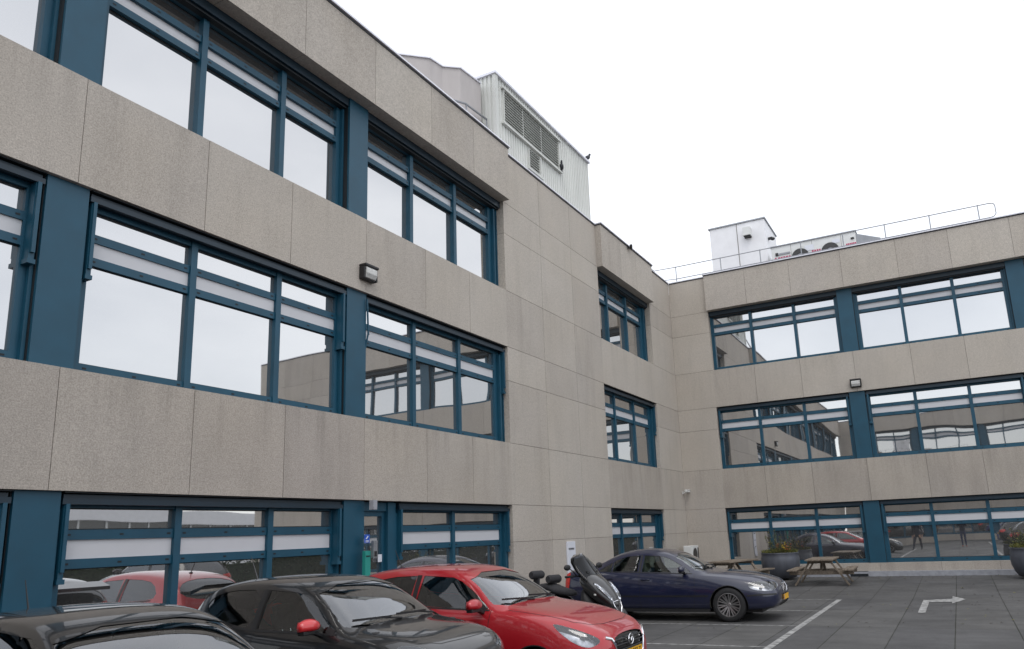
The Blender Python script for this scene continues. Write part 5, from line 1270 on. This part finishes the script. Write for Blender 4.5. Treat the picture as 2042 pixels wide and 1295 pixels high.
planter(-1.35, -9.78, 8, 'big round grey pot cut off by the right edge of the picture', 'bushy plant in the pot at the right edge', .8, 6)

# ------------------------------------------------------------------ people holding the camera's side of the court (mirrored in the ground floor glass)
def person(loc_, rz, label, legs, arms, tro, shoe, jacket):
    V = []; E = []; Rd = []
    def add(p, r, par=None):
        V.append(p); Rd.append(r)
        if par is not None: E.append((par, len(V)-1))
        return len(V)-1
    pel = add((0, 0, .95), .135); wst = add((0, 0, 1.10), .125, pel); ch = add((0, 0, 1.30), .15, wst); sh_ = add((0, 0, 1.43), .12, ch); nk = add((.01, 0, 1.52), .055, sh_); hd = add((.03, 0, 1.62), .085, nk); tp = add((.025, 0, 1.72), .08, hd)
    for i, sd_ in enumerate((-1, 1)):
        f = legs[i]
        hp = add((0, sd_*.10, .88), .095, pel); kn = add((.05+f*.5, sd_*.10, .50), .062, hp); an = add((f, sd_*.10, .10), .042, kn); add((f+.14, sd_*.12, .045), .04, an)
        shd = add((0, sd_*.19, 1.40), .06, sh_); el, wr_ = arms[i]; e_ = add((el[0], sd_*el[1], el[2]), .045, shd); w2 = add((wr_[0], sd_*wr_[1], wr_[2]), .028, e_)
        d = (Vector(V[w2])-Vector(V[e_])).normalized(); pm = add(tuple(Vector(V[w2])+d*.06), .030, w2)
        for k, (o_, ln) in enumerate(((-.03, .065), (-.012, .078), (.008, .074), (.026, .06))):
            b = Vector(V[pm])+Vector((0, o_, 0))+d*.03; f1 = add(tuple(b), .009, pm); add(tuple(b+d*ln+Vector((0, 0, -.015))), .007, f1)
        th = add(tuple(Vector(V[pm])+Vector((0, -sd_*.035, .01))), .010, pm); add(tuple(Vector(V[th])+d*.04), .008, th)
    me = bpy.data.meshes.new('b'); me.from_pydata(V, E, []); o = bpy.data.objects.new('b', me); COL.objects.link(o)
    s_ = o.modifiers.new('k', 'SKIN'); s_.use_smooth_shade = True
    for i, v in enumerate(me.skin_vertices[0].data): v.radius = (Rd[i], Rd[i]*(1.0 if Rd[i] < .11 else 1.25)); v.use_root = i == 0
    ss = o.modifiers.new('s', 'SUBSURF'); ss.levels = 2
    dg = bpy.context.evaluated_depsgraph_get(); m2 = bpy.data.meshes.new_from_object(o.evaluated_get(dg)); bpy.data.objects.remove(o)
    for k in ('skin', tro, jacket, shoe): m2.materials.append(M[k])
    for p in m2.polygons:
        c = p.center; far = math.hypot(c.y, c.x)
        p.material_index = 3 if c.z < .095 else 1 if c.z < 1.0 and far < .62 and abs(c.y) < .2 else 2 if c.z < 1.49 else 0
        p.use_smooth = True
    for p in m2.polygons:
        for hnd in arms:
            w_ = Vector((hnd[1][0], hnd[1][1], hnd[1][2])); c = Vector((p.center.x, abs(p.center.y), p.center.z))
            e_ = Vector((hnd[0][0], hnd[0][1], hnd[0][2]))
            if (c-w_).dot((w_-e_).normalized()) > 0 and (c-w_).length < .22: p.material_index = 0
    b = bpy.data.objects.new('person', m2); COL.objects.link(b); b.location = loc_; b.rotation_euler = (0, 0, rz)
    tag(b, label, 'person')
    m = MB(); m.ell((.012, 0, 1.70), .105, .092, .10); m.build('hair', 'hair', b, smooth='all')
    m = MB(); m.ell((.118, -.032, 1.655), .012, .012, .008); m.ell((.118, .032, 1.655), .012, .012, .008); m.build('eyes', 'ink', b, smooth='all')
    m = MB(); m.ell((.135, 0, 1.63), .02, .012, .02); m.ell((.02, .088, 1.64), .02, .012, .03); m.ell((.02, -.088, 1.64), .02, .012, .03); m.build('nose_and_ears', 'skin', b, smooth='all')
    return b
person((-26.05, -8.155, 0), R(0), 'person in dark jeans and orange-brown shoes standing with raised hands, mirrored in the right-hand glass', (.0, .03), (((.12, .26, 1.22), (.30, .14, 1.40)), ((.12, .26, 1.22), (.30, .14, 1.40))), 'cloth2', 'shoe', 'cloth')
person((-26.9, -5.75, 0), R(20), 'person in dark clothes striding, mirrored in the right-hand glass', (-.26, .26), (((-.08, .26, 1.14), (.02, .28, .90)), ((-.10, .26, 1.14), (-.06, .28, .88))), 'cloth', 'ink', 'cloth')

# hedge behind the opposite parking row
random.seed(5); m = MB()
m.box(-40, 6, -16.6, -15.7, 0, 1.2)
for k in range(9000):
    x = random.uniform(-40, 6); y = -16.15+random.choice((-1, 1))*random.uniform(.3, .6) if random.random() < .6 else random.uniform(-16.7, -15.6); z = random.uniform(.1, 1.35) if abs(y+16.15) > .42 else random.uniform(1.15, 1.5)
    leaf(m, Vector((x, y, z)), Vector((random.gauss(0, 1), random.gauss(0, 1), random.gauss(.3, 1))), random.uniform(.08, .16), .04, 0)
h_ = m.build('hedge', 'hedge', recalc=False); tag(h_, 'clipped dark hedge behind the opposite parking row, mirrored in the glass', 'hedge', kind='stuff')

# fallen leaves and grit on the paving
random.seed(12); m = MB()
for k in range(420):
    if random.random() < .6: x = random.uniform(-12, -.4); y = random.uniform(-10, -.2)
    else: x = random.uniform(-1.2, -.25); y = random.uniform(-10, -.3)
    z = ZG(x)+.012; a = random.uniform(0, 6.28); s_ = random.uniform(.012, .032)
    v = [m.bm.verts.new((x+s_*math.cos(a+b)*q, y+s_*math.sin(a+b)*q, z+random.uniform(0, .012))) for b, q in ((0, 1.3), (1.4, .6), (3.14, 1.2), (4.6, .6))]
    m.face(v, random.choice((0, 0, 1)))
tag(m.build('fallen_leaves', ['soil', 'leaf2'], recalc=False), 'scattered small fallen leaves on the grey paving', 'leaves', kind='stuff')
